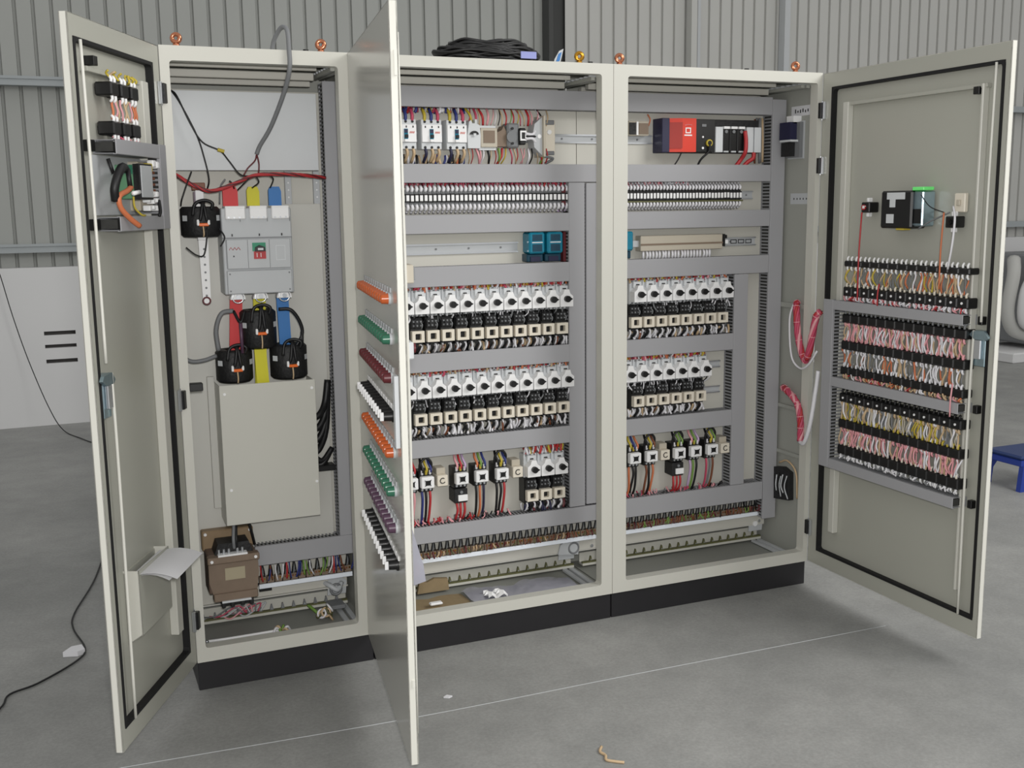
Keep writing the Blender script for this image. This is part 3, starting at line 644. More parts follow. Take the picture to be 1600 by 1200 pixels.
# right bay third row: beige covered strip
r = empty('covered_terminal_strip', (2.01, PLATE, 1.443)); b = MB(); b.box(-.195, .19, -.045, 0, -.028, .032, 'beige', .002); b.box(-.195, .19, -.047, -.045, -.006, .001, 'trafo'); b.box(-.225, -.195, -.03, 0, -.012, .014, 'ltgrey', .001); b.build('cover', r)
b = MB()
for j in range(22): b.tube([(-.175+.0148*j, -.03, -.028), (-.176+.0148*j+R.uniform(-.003, .003), -.036, -.045), (-.175+.0148*j, -.03, -.060)], .0052, 'w_white', 6, 2)
tag(b.build('wire_sleeves', r), kind='stuff')
b = MB(); b.box(.192, .200, -.05, 0, -.018, .032, 'black', .001); b.box(.200, .214, -.05, 0, -.008, .008, 'white', .001); b.box(.200, .212, -.045, 0, .014, .028, 'black', .001); b.build('end_clamp', r)
tag(r, 'long beige covered terminal strip with white sleeves below, right bay', 'terminal strip')
b = MB()
for j in range(3): b.ring((2.262+.037*j, 2.292+.037*j, 1.433, 1.450), (2.265+.037*j, 2.289+.037*j, 1.436, 1.447), .2645, .2655, 'black', .001)
tag(b.build('rail_stencils'), 'three small black outlines on the labelled rail, right bay', 'marking')
# right bay top row: PLC
r = empty('programmable_controller', (2.125, PLATE, 1.866))
b = MB(); b.box(-.232, .235, -.05, 0, -.066, .066, 'black_soft', .002); b.box(-.234, -.200, -.075, 0, -.066, .066, 'w_dkblue', .002); b.build('rack', r)
b = MB(); b.prism([(-.205, -.062), (-.150, -.085), (-.085, -.085), (-.085, 0), (-.205, 0)], -.064, .066, 'plc_red', 'xy'); b.build('power_module', r)
b = MB(); b.prism([(-.203, -.067), (-.150, -.0895), (-.1495, -.087), (-.2025, -.065)], -.05, .05, 'plc_red2', 'xy'); b.build('side_label', r)
b = MB(); b.ring((-.135, -.110, .008, .030), (-.131, -.114, .012, .026), -.0865, -.085, 'white', .001); b.box(-.14, -.105, -.0865, -.085, -.002, .003, 'white'); b.tube([(-.14, -.0865, .038), (-.125, -.0865, .042), (-.105, -.0865, .040)], .001, 'w_pink', 4); b.build('panel_marking', r)
b = MB(); b.box(-.083, .008, -.078, 0, -.064, .064, 'black', .002); b.box(-.055, -.035, -.08, -.078, .035, .045, 'grey'); b.cyl((-.05, -.081, -.005), 'y', .004, .004, 'white', 8); b.cyl((-.05, -.081, -.048), 'y', .005, .004, 'white', 8)
b.cyl((-.022, -.086, -.028), 'y', .014, .010, 'w_yellow', 12); b.cyl((-.022, -.088, -.028), 'y', .009, .011, 'black', 12); b.build('processor_module', r)
b = MB(); b.box(.010, .044, -.080, 0, -.064, .036, 'white_grey', .001); b.build('input_module', r)
for j in range(3):
    b = MB(); x = .046+.036*j; b.box(x, x+.034, -.072, 0, -.062, .030, 'black', .003); b.box(x+.003, x+.031, -.080, -.06, .028, .038, 'white', .001); b.cyl((x+.017, -.076, .018), 'y', .007, .006, 'grey', 8); b.box(x+.006, x+.028, -.076, -.07, -.064, -.058, 'ltgrey'); b.build('connector', r)
for j in range(2):
    b = MB(); x = .158+.038*j; b.box(x, x+.032, -.080, 0, -.064, .036, 'white_grey', .001); b.build('output_module', r)
b = MB(); b.tube([(.150, -.078, .020), (.150, -.086, -.02), (.149, -.084, -.062), (.146, -.06, -.09), (.128, -.05, -.118)], .0085, 'w_red', 7); b.build('red_lead', r)
b = MB(); b.tube([(.200, -.07, -.062), (.198, -.07, -.085), (.180, -.06, -.10), (.165, -.05, -.118)], .0085, 'w_red', 7); b.build('red_lead', r)
b = MB(); b.tube([(-.022, -.088, -.030), (-.024, -.085, -.060), (-.05, -.07, -.09), (-.056, -.05, -.118)], .0042, 'w_black', 6); b.tube([(-.140, -.07, -.06), (-.150, -.06, -.09), (-.165, -.05, -.118)], .0028, 'w_black', 6); b.build('black_lead', r)
tag(r, 'modular controller with red power module and black input modules, right bay', 'controller')
r = empty('small_relay', (1.806, PLATE, 1.893)); b = MB(); b.box(-.045, .045, -.04, 0, -.028, .028, 'beige', .002); b.box(.0, .042, -.043, -.04, -.022, .02, 'trafo'); b.box(-.012, -.004, -.044, -.04, -.026, .026, 'white'); b.box(-.044, -.014, -.043, -.04, -.024, .022, 'black_soft'); b.build('body', r)
tag(r, 'small dark module on the rail left of the red controller', 'module')
b = MB(); b.tube([(1.865, .27, 1.95), (1.872, .262, 1.93), (1.868, .268, 1.905)], .003, 'w_orange', 5); tag(b.build('wire'), 'thin orange wire end left of the red controller', 'wire')
wires('wire_tangle', 2.362, 2.40, 1.76, 1.945, .235, .262, ['w_tan', 'w_brown', 'w_grey', 'w_brown'], 7, 'brown wires between the controller and the wall duct', .004, .006)

# ------------------------------------------------------------------ right bay side wall
def wallbox(mb, y0, y1, z0, z1, d, m): mb.box(W3-.004-d, W3-.0045, y0, y1, z0, z1, m)
b = MB(); wallbox(b, .035, .186, 1.945, 1.985, .001, 'paper')
for j in range(7): wallbox(b, .06+.016*j, .066+.016*j, 1.957+.002*(j % 2), 1.973-.003*(j % 3), .0018, 'black')
tag(b.build('sticker'), 'white sticker with black marks on the right inner wall, upper', 'sticker')
b = MB(); wallbox(b, .010, .176, 1.592, 1.636, .001, 'ltgrey')
for j in range(6): wallbox(b, .05+.02*j, .055+.02*j, 1.610, 1.617, .0018, 'black')
tag(b.build('sticker'), 'grey sticker with small marks on the right inner wall, lower', 'sticker')
r = empty('wall_socket', (W3-.004, .15, 1.85)); b = MB(r.location); wallbox(b, .095, .196, 1.775, 1.925, .006, 'ltgrey'); wallbox(b, .10, .19, 1.78, 1.92, .022, 'grey'); b.build('base', r)
b = MB(r.location); wallbox(b, .12, .19, 1.85, 1.92, .055, 'w_dkblue'); wallbox(b, .13, .19, 1.785, 1.84, .045, 'black_soft'); wallbox(b, .12, .165, 1.915, 1.945, .04, 'white'); wallbox(b, .11, .18, 1.842, 1.85, .06, 'white_grey'); b.build('switch_body', r)
tag(r, 'dark switch on a grey base fixed to the right inner wall', 'switch')
def harness(pts, r, label, cols=('w_rose', 'w_rose', 'w_red', 'w_rose', 'w_pink'), extra=None, n=10, rings=True):
    b = MB(); P = spline(pts, n)
    for q in range(5):
        L = []
        for i, p_ in enumerate(P):
            t = P[min(i+1, len(P)-1)]-P[max(i-1, 0)]; t.normalize(); u = t.orthogonal().normalized(); w = t.cross(u); a = i*.35+q*2*math.pi/5
            L.append(p_+(u*math.cos(a)+w*math.sin(a))*r*.55)
        b.tube(L, r*.5, cols[q % len(cols)], 6, 2, False)
    if rings:
        for i in range(3, len(P)-2, 6): b.cyl(P[i], P[i+1]-P[i], r*1.12, .0025, 'w_pink', 10)
    o = b.build('wire_harness'); tag(o, label, 'harness', 'pink wrapped wire harnesses'); return o
harness([(2.488, .105, 1.19), (2.462, .075, 1.17), (2.46, .055, 1.05), (2.465, .02, .965), (2.455, -.02, .99), (2.45, -.065, 1.14), (2.455, -.085, 1.17)], .014, 'upper pink wire harness looping from the wall to the right door')
harness([(2.488, .185, .82), (2.465, .12, .815), (2.46, .05, .775), (2.465, .03, .70), (2.465, .027, .62)], .014, 'lower pink wire harness bending down on the right inner wall')
b = MB(); b.tube([(2.485, .12, 1.19), (2.46, .115, 1.12), (2.455, .09, .97), (2.455, .03, .925), (2.45, -.03, .95), (2.45, -.08, 1.01)], .0045, 'w_white', 6); tag(b.build('cable'), 'thin white cable looping below the upper pink harness', 'cable')
b = MB(); b.tube([(2.465, .03, .615), (2.455, -.01, .62), (2.45, -.05, .70), (2.455, -.075, .86), (2.455, -.085, .93)], .009, 'w_white', 8); tag(b.build('cable'), 'white sleeved cable rising from the lower pink harness to the door', 'cable')
b = MB(); b.prism([(.095, .345), (.20, .33), (.205, .47), (.15, .48), (.10, .465)], W3-.030, W3-.006, 'black_soft', 'yz')
for j in range(6): b.tube([(W3-.032, .10+.016*j, .35+.01*(j % 3)), (W3-.036, .12+.012*j, .40), (W3-.032, .11+.014*j, .45-.01*(j % 2))], .003, ('ltgrey', 'black', 'white_grey')[j % 3], 5)
tag(b.build('plastic_bag'), 'small black plastic bag low on the right inner wall', 'bag')
b = MB(); b.tube([(W3-.012, .19, .49), (W3-.016, .13, .51), (W3-.016, .07, .47), (W3-.014, .06, .36)], .004, 'w_tan', 6); tag(b.build('wire'), 'tan wire arching over the black bag on the right wall', 'wire')
for za, zb, q in ((1.165, 1.185, 'uppermost, behind the upper pink harness'), (.735, .75, 'behind the lower pink harness'), (.535, .55, 'lowest, above the black plastic bag')):
    b = MB(); wallbox(b, .03, .28, za, zb, .012, 'inner'); tag(b.build('wall_rail'), 'grey rail on the right inner wall, '+q, 'rail')

# ------------------------------------------------------------------ left bay
b = MB(); b.box(.040, .540, .262, .266, .395, 1.617, 'plate_b', .001); tag(b.build('backing_plate'), 'tall pale backing plate behind the main breaker, left bay', 'plate')
r = empty('cover_plate', (.28, .20, 1.86)); b = MB(r.location); b.box(.032, .525, .197, .200, 1.730, 1.987, 'white_grey', .001); b.build('panel', r)
for x in (.06, .5):
    for z in (1.75, 1.965):
        b = MB(r.location); b.cyl((x, .2, z), 'y', .005, .087, 'steel', 8); b.build('standoff', r)
tag(r, 'blank white cover plate at the top of the left bay', 'plate')
for x in (.42, .52):
    b = MB(); b.box(x, x+.022, .268, .285, 1.60, 1.73, 'ltgrey', .001)
    for j in range(5): b.cyl((x+.011, .266, 1.615+.025*j), 'y', .003, .003, 'white', 6)
    tag(b.build('perforated_upright'), 'short perforated upright %s of the blue busbar top' % ('just right' if x < .5 else 'far right'), 'upright')
r = empty('circuit_breaker', (.295, .262, 1.46)); o = r.location
b = MB(o); b.box(.180, .412, .150, .262, 1.318, 1.605, 'ltgrey', .003); b.box(.180, .412, .146, .150, 1.505, 1.508, 'grey'); b.box(.188, .404, .138, .150, 1.320, 1.398, 'ltgrey', .002); b.build('body', r)
b = MB(o); b.box(.190, .402, .132, .150, 1.404, 1.502, 'ltgrey', .002); b.box(.258, .2595, .131, .133, 1.406, 1.500, 'grey'); b.box(.330, .3315, .131, .133, 1.406, 1.500, 'grey'); b.build('front_panel', r)
b = MB(o); b.box(.274, .318, .129, .132, 1.462, 1.490, 'green'); b.box(.278, .318, .129, .132, 1.436, 1.461, 'w_red'); b.prism([(.280, 1.462), (.314, 1.462), (.312, 1.476), (.296, 1.482), (.282, 1.475)], .108, .130, 'black'); b.box(.288, .306, .106, .109, 1.466, 1.473, 'white_grey')
b.box(.287, .289, .1275, .129, 1.442, 1.456, 'white'); b.box(.300, .302, .1275, .129, 1.442, 1.456, 'white'); b.build('toggle', r)
b = MB(o); pts = [(.198+.006*k, .1315, 1.470+(.006 if k % 2 else -.003)) for k in range(7)]; b.tube(pts, .001, 'w_red', 4, 2); b.box(.210, .214, .131, .1325, 1.444, 1.449, 'black'); b.ring((.352, .384, 1.43, 1.48), (.354, .382, 1.432, 1.478), .131, .1325, 'white_grey'); b.build('markings', r)
b = MB(o)
for x in (.197, .395): b.cyl((x, .137, 1.387), 'y', .003, .003, 'grey', 8); b.cyl((x, .137, 1.33), 'y', .003, .003, 'grey', 8)
for x in (.21, .30, .375): b.box(x, x+.004, .1445, .147, 1.512, 1.520, 'black'); b.box(x+.03, x+.032, .1445, .147, 1.56, 1.575, 'grey')
b.build('screws', r)
tag(r, 'large pale grey main circuit breaker with green and red toggle window', 'breaker')
for nm, xa, xb, m_ in (('red', .196, .246, 'bus_red'), ('yellow', .276, .318, 'bus_yellow'), ('blue', .349, .392, 'bus_blue')):
    r = empty('busbar', ((xa+xb)/2, .21, 1.60)); b = MB(r.location)
    b.prism([(xa, 1.560), (xb, 1.560), (xb, 1.660), (xb-.006, 1.676), (xa+.006, 1.676), (xa, 1.664)], .200, .212, m_); b.build('bar', r)
    b = MB(r.location); b.box(xa-.004, xb+.012, .136, .147, 1.568, 1.607, 'white', .003); b.box(xa-.004, xb+.012, .136, .20, 1.604, 1.612, 'white', .002)
    for j in range(3): b.cyl((xa+.006+.018*j, .133, 1.574), 'y', .0035, .004, 'steel', 6)
    b.build('terminal_shield', r)
    tag(r, '%s busbar end standing above the main circuit breaker' % nm, 'busbar', 'busbar ends above the breaker')
for nm, x, x2, z2, m_, yy in (('red', .222, .206, 1.06, 'bus_red', .195), ('yellow', .298, .290, 1.00, 'bus_yellow', .185), ('blue', .378, .384, 1.06, 'bus_blue', .195)):
    r = empty('busbar', (x, yy, 1.2)); b = MB(r.location)
    b.faces([(x-.021, yy, 1.31), (x+.021, yy, 1.31), (x2+.02, yy, z2), (x2-.02, yy, z2), (x-.021, yy+.008, 1.31), (x+.021, yy+.008, 1.31), (x2+.02, yy+.008, z2), (x2-.02, yy+.008, z2)], [(0,1,2,3), (7,6,5,4), (0,4,5,1), (1,5,6,2), (2,6,7,3), (3,7,4,0)], m_); b.build('bar', r)
    b = MB(r.location); zc = 1.300; b.prism([(x+.025*math.cos(rad(t)), zc+.028*math.sin(rad(t))) for t in range(0, 181, 15)], .155, .19, 'white'); b.torus((x, .156, zc+.006), 'y', .018, .0025, 'steel', 16, 6); b.cyl((x, .148, zc+.008), 'y', .008, .01, 'steel', 6); b.build('lug', r)
    tag(r, '%s busbar dropping from the main breaker to its transformer ring' % nm, 'busbar', 'busbars below the breaker')
# the yellow bar continues in front between the lower rings
b = MB(); b.prism([(.270, .995), (.312, .995), (.306, 1.127), (.266, 1.127)], .150, .158, 'bus_yellow'); tag(b.build('busbar_link'), 'bright yellow bar passing down between the two lower black rings', 'busbar')
def ct(x, z, h, label, ro=.062, yc=.197, r0=.028):
    r = empty('current_transformer', (x, yc, z)); o = r.location; b = MB(o); b.hollow((x, yc, z), r0, ro, h, 'black_soft'); b.build('ring', r)
    for t in (215, 325):
        for f in (.62,):
            b = MB(o); c = Vector((x+ro*math.cos(rad(t)), yc+ro*math.sin(rad(t)), z+h*f)); n_ = Vector((math.cos(rad(t)), math.sin(rad(t)), 0)); w = Vector((-n_.y, n_.x, 0))
            b.quad(*[c+n_*.001+w*a+Vector((0, 0, q)) for a, q in ((-.011, -.009), (.011, -.009), (.011, .009), (-.011, .009))], 'white_grey'); b.build('tape_mark', r)
    b = MB(o); y = yc-ro; zz = z+h*.42
    b.box(x-.014, x+.018, y-.012, y-.001, zz-.006, zz+.004, 'orange', .002); b.box(x-.02, x-.012, y-.013, y-.002, zz-.004, zz+.016, 'white', .002); b.box(x+.014, x+.022, y-.013, y-.002, zz-.002, zz+.014, 'white', .002); b.build('terminal', r)
    each('lead', r, [([tuple(Vector(p)-o) for p in q], rr, m_, 6, 5) for q, rr, m_ in (([(x, y-.006, zz-.004), (x+.001, y-.008, zz-.03), (x, y-.004, z+.002)], .0025, 'w_tan'),
        ([(x-.01, y-.008, zz+.012), (x-.005, y-.01, zz+.03), (x+.002, y-.002, z+h+.006), (x+.01, y+.02, z+h+.012)], .0055, 'w_black'),
        ([(x+.014, y-.008, zz+.010), (x+.010, y-.01, zz+.03), (x+.006, y-.002, z+h+.004), (x-.004, y+.02, z+h+.014)], .005, 'w_black'),
        ([(x+.03, y+.01, z+h*.9), (x+.035, y+.005, z+h+.01), (x+.01, y+.01, z+h+.02), (x-.02, y+.01, z+h+.008), (x-.03, y+.005, z+h*.7)], .0055, 'w_black'))])
    tag(r, label, 'transformer', 'black ring current transformers'); return r
ct(.118, 1.512, .100, 'black ring transformer at the far left beside the main breaker', .064)
ct(.290, 1.130, .130, 'black ring transformer in the middle, above the other two rings', .062)
ct(.203, 1.018, .110, 'lower left black ring transformer on the white cover box', .062)
ct(.390, 1.018, .118, 'lower right black ring transformer on the white cover box', .064)
b = MB(); b.box(.106, .134, .19, .206, 1.50, 1.665, 'white', .002); b.box(.1005, .106, .19, .204, 1.52, 1.66, 'purple'); b.box(.096, .14, .192, .20, 1.665, 1.69, 'w_brown', .002)
tag(b.build('link_bar'), 'white taped bar standing through the far left ring', 'bar')
b = MB(); b.prism([(.108, 1.505), (.140, 1.505), (.138, 1.30), (.13, 1.285), (.118, 1.285), (.112, 1.30)], .197, .201, 'white')
for j in range(7): b.cyl((.125, .1955, 1.315+.026*j), 'y', .0038, .003, 'grey', 8)
b.torus((.124, .197, 1.297), 'y', .012, .003, 'dkred', 14, 6)
tag(b.build('perforated_strip'), 'white perforated metal strip hanging below the far left ring', 'strip')
r = empty('cover_box', (.30, .13, .77)); o = r.location; b = MB(o); b.box(.139, .465, .128, .131, .525, 1.014, 'frame', .001); b.box(.139, .142, .131, .262, .525, 1.010, 'frame'); b.box(.462, .465, .131, .262, .525, 1.010, 'frame'); b.box(.115, .139, .245, .262, .56, 1.03, 'plate_b', .001); b.build('panel', r)
for x, z in ((.155, .985), (.452, .985), (.160, .65), (.456, .65)):
    b = MB(o); b.cyl((x, .124, z), 'y', .005, .005, 'white', 10); b.build('screw', r)
tag(r, 'large blank white cover box below the black rings, left bay', 'cover')
r = empty('cable_bundle', (.515, .23, .78)); b = MB(r.location)
for j in range(4): b.tube([(.466, .20+.014*j, .86-.045*j), (.495, .205+.012*j, .875-.045*j), (.520, .23, .91-.03*j), (.535, .24, .99)], .012, 'w_black', 8)
for j in range(2): b.tube([(.466, .22+.012*j, .72-.03*j), (.50, .22, .70-.012*j), (.54, .235, .74)], .010, 'w_black', 8)
b.box(.475, .545, .21, .262, .662, .682, 'black', .002); b.build('cables', r); tag(r, 'thick black cables curving right of the white cover box', 'cable')
# transformer
r = empty('transformer', (.15, .16, .25)); o = r.location
b = MB(o); b.box(.068, .234, .135, .240, .285, .425, 'trafo_core', .004); b.prism([(.068, .405), (.236, .405), (.238, .35), (.228, .285), (.080, .285), (.068, .33)], .122, .136, 'trafo'); b.build('core', r)
b = MB(o); b.box(.062, .240, .222, .262, .415, .487, 'trafo_plate', .004); b.build('rear_bracket', r)
b = MB(o); b.box(.064, .240, .104, .142, .400, .424, 'trafo', .003); b.build('top_bracket', r)
b = MB(o); b.box(.080, .230, .112, .150, .262, .290, 'trafo', .003); b.build('bottom_bracket', r)
b = MB(o); b.prism([(.092, .424), (.224, .424), (.210, .462), (.105, .462)], .135, .215, 'black_soft'); b.build('upper_coil', r)
b = MB(o); b.prism([(.098, .262), (.222, .262), (.212, .238), (.108, .238)], .138, .21, 'black'); b.build('lower_coil', r)
for x in (.105, .135, .170, .2):
    b = MB(o); b.box(x, x+.014, .115, .125, .238, .262, 'black_soft', .002); b.build('foot', r)
b = MB(o); b.box(.100, .200, .104, .134, .424, .431, 'white', .001); b.build('upper_terminal_strip', r)
b = MB(o); b.box(.105, .205, .104, .113, .258, .265, 'white_grey', .001); b.build('lower_terminal_strip', r)
for x in (.105, .122, .139, .168, .185): b = MB(o); b.cyl((x, .122, .431), 'z', .005, .016, 'steel', 8); b.build('terminal_screw', r)
for c in ((.078, .100, .412), (.226, .100, .412), (.074, .216, .477), (.228, .216, .477)): b = MB(o); b.cyl(c, 'y', .0055, .006, 'white', 8); b.build('fixing_screw', r)
b = MB(o); b.box(.122, .190, .1195, .1225, .335, .378, 'kraft'); b.build('nameplate', r)
each('lead', r, [([tuple(Vector(p)-o) for p in q], rr, m_, 6, 5) for q, rr, m_ in (([(.158, .122, .445), (.156, .115, .48), (.165, .15, .53)], .006, 'w_grey'), ([(.166, .122, .445), (.166, .115, .48), (.173, .15, .53)], .004, 'w_black'), ([(.238, .19, .43), (.228, .17, .475), (.215, .16, .53)], .005, 'w_black'))])
tag(r, 'brown laminated transformer with white nameplate at the bottom left', 'transformer')
# cables of the left bay
harness([(.030, .20, 1.722), (.045, .175, 1.716), (.10, .16, 1.68), (.154, .16, 1.662), (.23, .155, 1.685), (.303, .155, 1.713), (.40, .155, 1.716), (.47, .16, 1.712), (.545, .19, 1.705)], .0065, 'thin red wire harness sagging across the left bay', ('w_red', 'dkred', 'w_red'), None, 10, False)
b = MB(); b.tube([(.362, .09, 2.104), (.368, .07, 2.14), (.384, .03, 2.172), (.396, -.002, 2.16), (.398, -.010, 2.10), (.397, -.008, 2.04), (.385, .04, 1.97), (.352, .11, 1.87), (.320, .15, 1.81), (.309, .16, 1.782)], .0075, 'w_grey', 8)
tag(b.build('cable'), 'grey cable looping over the roof and down into the left bay', 'cable')
for pts, m_, lab in (([(.309, .16, 1.782), (.30, .15, 1.76), (.275, .15, 1.735), (.262, .155, 1.712)], 'dkred', 'short dark red wire splitting left from the grey cable'), ([(.309, .16, 1.782), (.313, .15, 1.75), (.311, .155, 1.715)], 'dkred', 'short dark red wire splitting straight down from the grey cable'),
    ([(.050, .19, 1.985), (.065, .17, 1.965), (.10, .16, 1.88), (.135, .16, 1.82), (.19, .16, 1.792), (.215, .15, 1.76), (.25, .15, 1.715), (.29, .16, 1.71)], 'w_black', 'thin black wire crossing the cover plate to the red harness'),
    ([(.050, .19, 1.985), (.075, .17, 1.94), (.12, .165, 1.84), (.14, .16, 1.76), (.15, .165, 1.70), (.145, .19, 1.665)], 'w_black', 'thin black wire dropping over the cover plate to the ring'),
    ([(.095, .16, 1.725), (.075, .15, 1.68), (.058, .15, 1.635), (.056, .17, 1.615)], 'w_black', 'short black wire left of the far left ring'),
    ([(.20, .15, 1.70), (.185, .16, 1.675), (.182, .18, 1.62)], 'w_grey', 'short grey wire between the ring and red busbar'),
    ([(.215, .16, 1.695), (.225, .165, 1.685), (.235, .20, 1.67)], 'w_black', 'short black lead to the red busbar end'), ([(.29, .16, 1.712), (.265, .15, 1.69), (.245, .19, 1.665)], 'w_black', 'black lead slanting to the red busbar'),
    ([(.30, .155, 1.712), (.31, .155, 1.69), (.295, .20, 1.672)], 'w_black', 'short black lead to the yellow busbar end'), ([(.345, .155, 1.714), (.36, .16, 1.70), (.355, .195, 1.672)], 'w_black', 'short black lead to the blue busbar end'),
    ([(.06, .13, 1.48), (.09, .12, 1.455), (.115, .125, 1.455), (.128, .13, 1.51), (.13, .135, 1.54)], 'w_black', 'black wire curling below the far left ring'),
    ([(.17, .14, 1.54), (.185, .13, 1.51), (.17, .13, 1.48)], 'w_black', 'short black wire end right of the far left ring')):
    b = MB(); b.tube(pts, .0026, m_, 6); tag(b.build('wire'), lab, 'wire', 'loose wires in the left bay')
b = MB(); b.cyl((.182, .158, 1.796), (1, 0, -.3), .006, .022, 'w_yellow', 8); tag(b.build('wire_marker'), 'small yellow sleeve on the thin black wire', 'sleeve')
b = MB(); b.tube([(.150, .17, 1.13), (.145, .165, 1.20), (.165, .16, 1.255), (.205, .165, 1.262)], .008, 'w_grey', 8); tag(b.build('cable'), 'grey cable arching from the lower left ring to the red busbar', 'cable')
b = MB(); b.tube([(.355, .15, 1.262), (.395, .14, 1.258), (.425, .145, 1.215), (.432, .15, 1.17), (.405, .15, 1.125)], .006, 'w_black', 8); b.tube([(.432, .15, 1.18), (.43, .15, 1.13)], .006, 'w_black', 8); tag(b.build('cable'), 'black cable arching from the middle ring to the lower right ring', 'cable')
b = MB(); b.tube([(.03, .18, 1.115), (.06, .17, 1.098), (.10, .165, 1.10), (.142, .17, 1.112)], .007, 'w_grey', 8); tag(b.build('cable'), 'short grey cable entering the lower left ring from the left', 'cable')
b = MB(); b.tube([(.205, .16, 1.262), (.222, .13, 1.225), (.24, .145, 1.262)], .005, 'w_black', 6); b.tube([(.222, .132, 1.225), (.224, .135, 1.12)], .006, 'purple', 6); tag(b.build('wire'), 'black wire making a V over the red busbar', 'wire')
b = MB(); b.box(.032, .075, .02, .05, 1.02, 1.045, 'black', .002, T(0, 0, 0)); tag(b.build('door_stop'), 'small black block on the left frame edge of the left bay', 'block')
# bottom of left bay
b = MB(); b.tube([(.045, .15, .113), (.10, .128, .120), (.20, .125, .121), (.30, .124, .122)], .005, 'white', 8); b.tube([(.045, .15, .113), (.05, .13, .12)], .006, 'steel', 8); tag(b.build('loose_rod'), 'thin white rod lying on the left cabinet floor', 'rod')
b = MB()
for j in range(6): a = j*1.05; b.tube([(.305, .12, .118), (.305+.02*math.cos(a), .115+.02*math.sin(a), .135), (.305+.035*math.cos(a+.4), .115+.03*math.sin(a+.4), .116)], .0045, ('w_white', 'w_green', 'w_tan')[j % 3], 6)
tag(b.build('cable_ties'), 'bunch of pale green and white ties on the left cabinet floor', 'ties')
b = MB()
for j in range(9): a = j*.8; b.torus((.475+.02*math.cos(a), .18+.015*math.sin(a), .122+.004*j), (math.cos(a), math.sin(a), .6), .016, .004, ('w_tan', 'olive', 'w_white')[j % 3], 14, 5)
b.tube([(.43, .25, .15), (.445, .22, .14), (.46, .20, .125)], .006, 'w_green', 6)
tag(b.build('wire_scraps'), 'small tangle of pale wire scraps in the left cabinet corner', 'scraps')
b = MB()
for j in range(7): b.tube([(.06+.02*j, .30, .145), (.10+.018*j, .27+.008*(j % 3), .155-.006*j % .02), (.16+.02*j, .285, .175), (.20+.01*j, .27, .15)], .003, ('w_grey', 'w_rose', 'ltgrey', 'w_pink')[j % 4], 5)
tag(b.build('wire_scraps'), 'grey and pink loose wires under the transformer', 'wires')
b = MB(); b.tube([(.50, .30, .215), (.52, .27, .205), (.545, .26, .19), (.565, .28, .21)], .010, 'ltgrey', 8); b.torus((.54, .265, .19), 'y', .02, .005, 'grey', 16, 6); b.box(.50, .56, .20, .27, .135, .15, 'grey', .003)
tag(b.build('conduit'), 'grey conduit fitting in the lower right corner of the left bay', 'conduit')
# bottom of middle bay: bags, card, scraps
b = MB(); P = []; n = 14
vs = []; 
for i in range(n+1):
    for j in range(6):
        x = 1.02+.44*i/n; y = .03+.20*j/5+.02*math.sin(i*.8); vs.append((x, y, .112+.012*abs(math.sin(i*.9+j*1.3))+(.008 if 0 < j < 5 else 0)))
b.faces(vs, [(i*6+j, (i+1)*6+j, (i+1)*6+j+1, i*6+j+1) for i in range(n) for j in range(5)], 'pvc', True)
tag(b.build('plastic_sheet'), 'crumpled clear plastic sheet on the middle cabinet floor', 'sheet')
b = MB(); vs = []
for i in range(6):
    for j in range(5): vs.append((1.08+.016*i+.006*math.sin(j*2), .075+.018*j, .135+.010*math.sin(i*2.1+j*1.7)))
b.faces(vs, [(i*5+j, (i+1)*5+j, (i+1)*5+j+1, i*5+j+1) for i in range(5) for j in range(4)], 'white'); tag(b.build('crumpled_paper'), 'crumpled white paper on the plastic sheet, middle cabinet floor', 'paper')
b = MB(); vs = []
for i in range(9):
    for j in range(5): vs.append((.66+.045*i, .04+.045*j, .111+.008*abs(math.sin(i*1.1+j))))
b.faces(vs, [(i*5+j, (i+1)*5+j, (i+1)*5+j+1, i*5+j+1) for i in range(8) for j in range(4)], 'card', True); tag(b.build('cardboard_sheet'), 'brown packing sheet on the middle cabinet floor, left side', 'packaging')
b = MB(); b.box(.86, .91, .11, .135, .124, .134, 'white', .004); tag(b.build('eraser'), 'small white block on the brown packing sheet', 'block')
b = MB(); b.prism([(.86, .118), (.99, .118), (.985, .165), (.93, .172), (.90, .160), (.87, .168)], .27, .285, 'card'); tag(b.build('cardboard_piece'), 'small cardboard piece standing at the back of the middle cabinet floor', 'cardboard')
b = MB(); b.prism([(1.46, .195), (1.60-.05, .185), (1.556, .245), (1.50, .25), (1.47, .235)], .262, .27, 'ltgrey'); b.torus((1.53, .262, .215), 'y', .022, .004, 'grey', 18, 6); tag(b.build('junction_plate'), 'pale plate with ring in the middle bay lower right corner', 'plate')

# ------------------------------------------------------------------ door mounted items
RZ = Matrix.Rotation(math.pi, 4, 'Z')
def dM(k, u, z, back=-.0185, inside=True):
    sg = DOOR[k][2]
    M = DMAT[k] @ T(u*sg, back if inside else -.022, z)
    return M @ RZ if inside else M
ROWZ = [1.365, 1.258, 1.154, 1.050, .950, .843, .740, .635]
def contact_block(up, dn, dot, h=.034):
    r = empty('contact_block'); b = MB(); b.box(-.0245, .0245, -.052, -.004, -h/2, h/2, 'black', .004); b.cyl((0, -.004, 0), 'y', .015, .0035, 'black', 12)
    if dot: b.cyl((0, -.0545, 0), 'y', .0045, .003, 'white', 8)
    b.build('body', r)
    for dx in (-.010, .012):
        b = MB(); b.tube([(dx, -.044, h/2-.002), (dx, -.046, h/2+.008), (dx, -.040, h/2+.016)], .0042, up, 6, 2); b.build('wire_sleeve', r)
        b = MB(); b.tube([(dx, -.044, -h/2+.002), (dx, -.046, -h/2-.008), (dx, -.040, -h/2-.016)], .0042, dn, 6, 2); b.build('wire_sleeve', r)
    return r
GK = 'black contact blocks inside the right door'
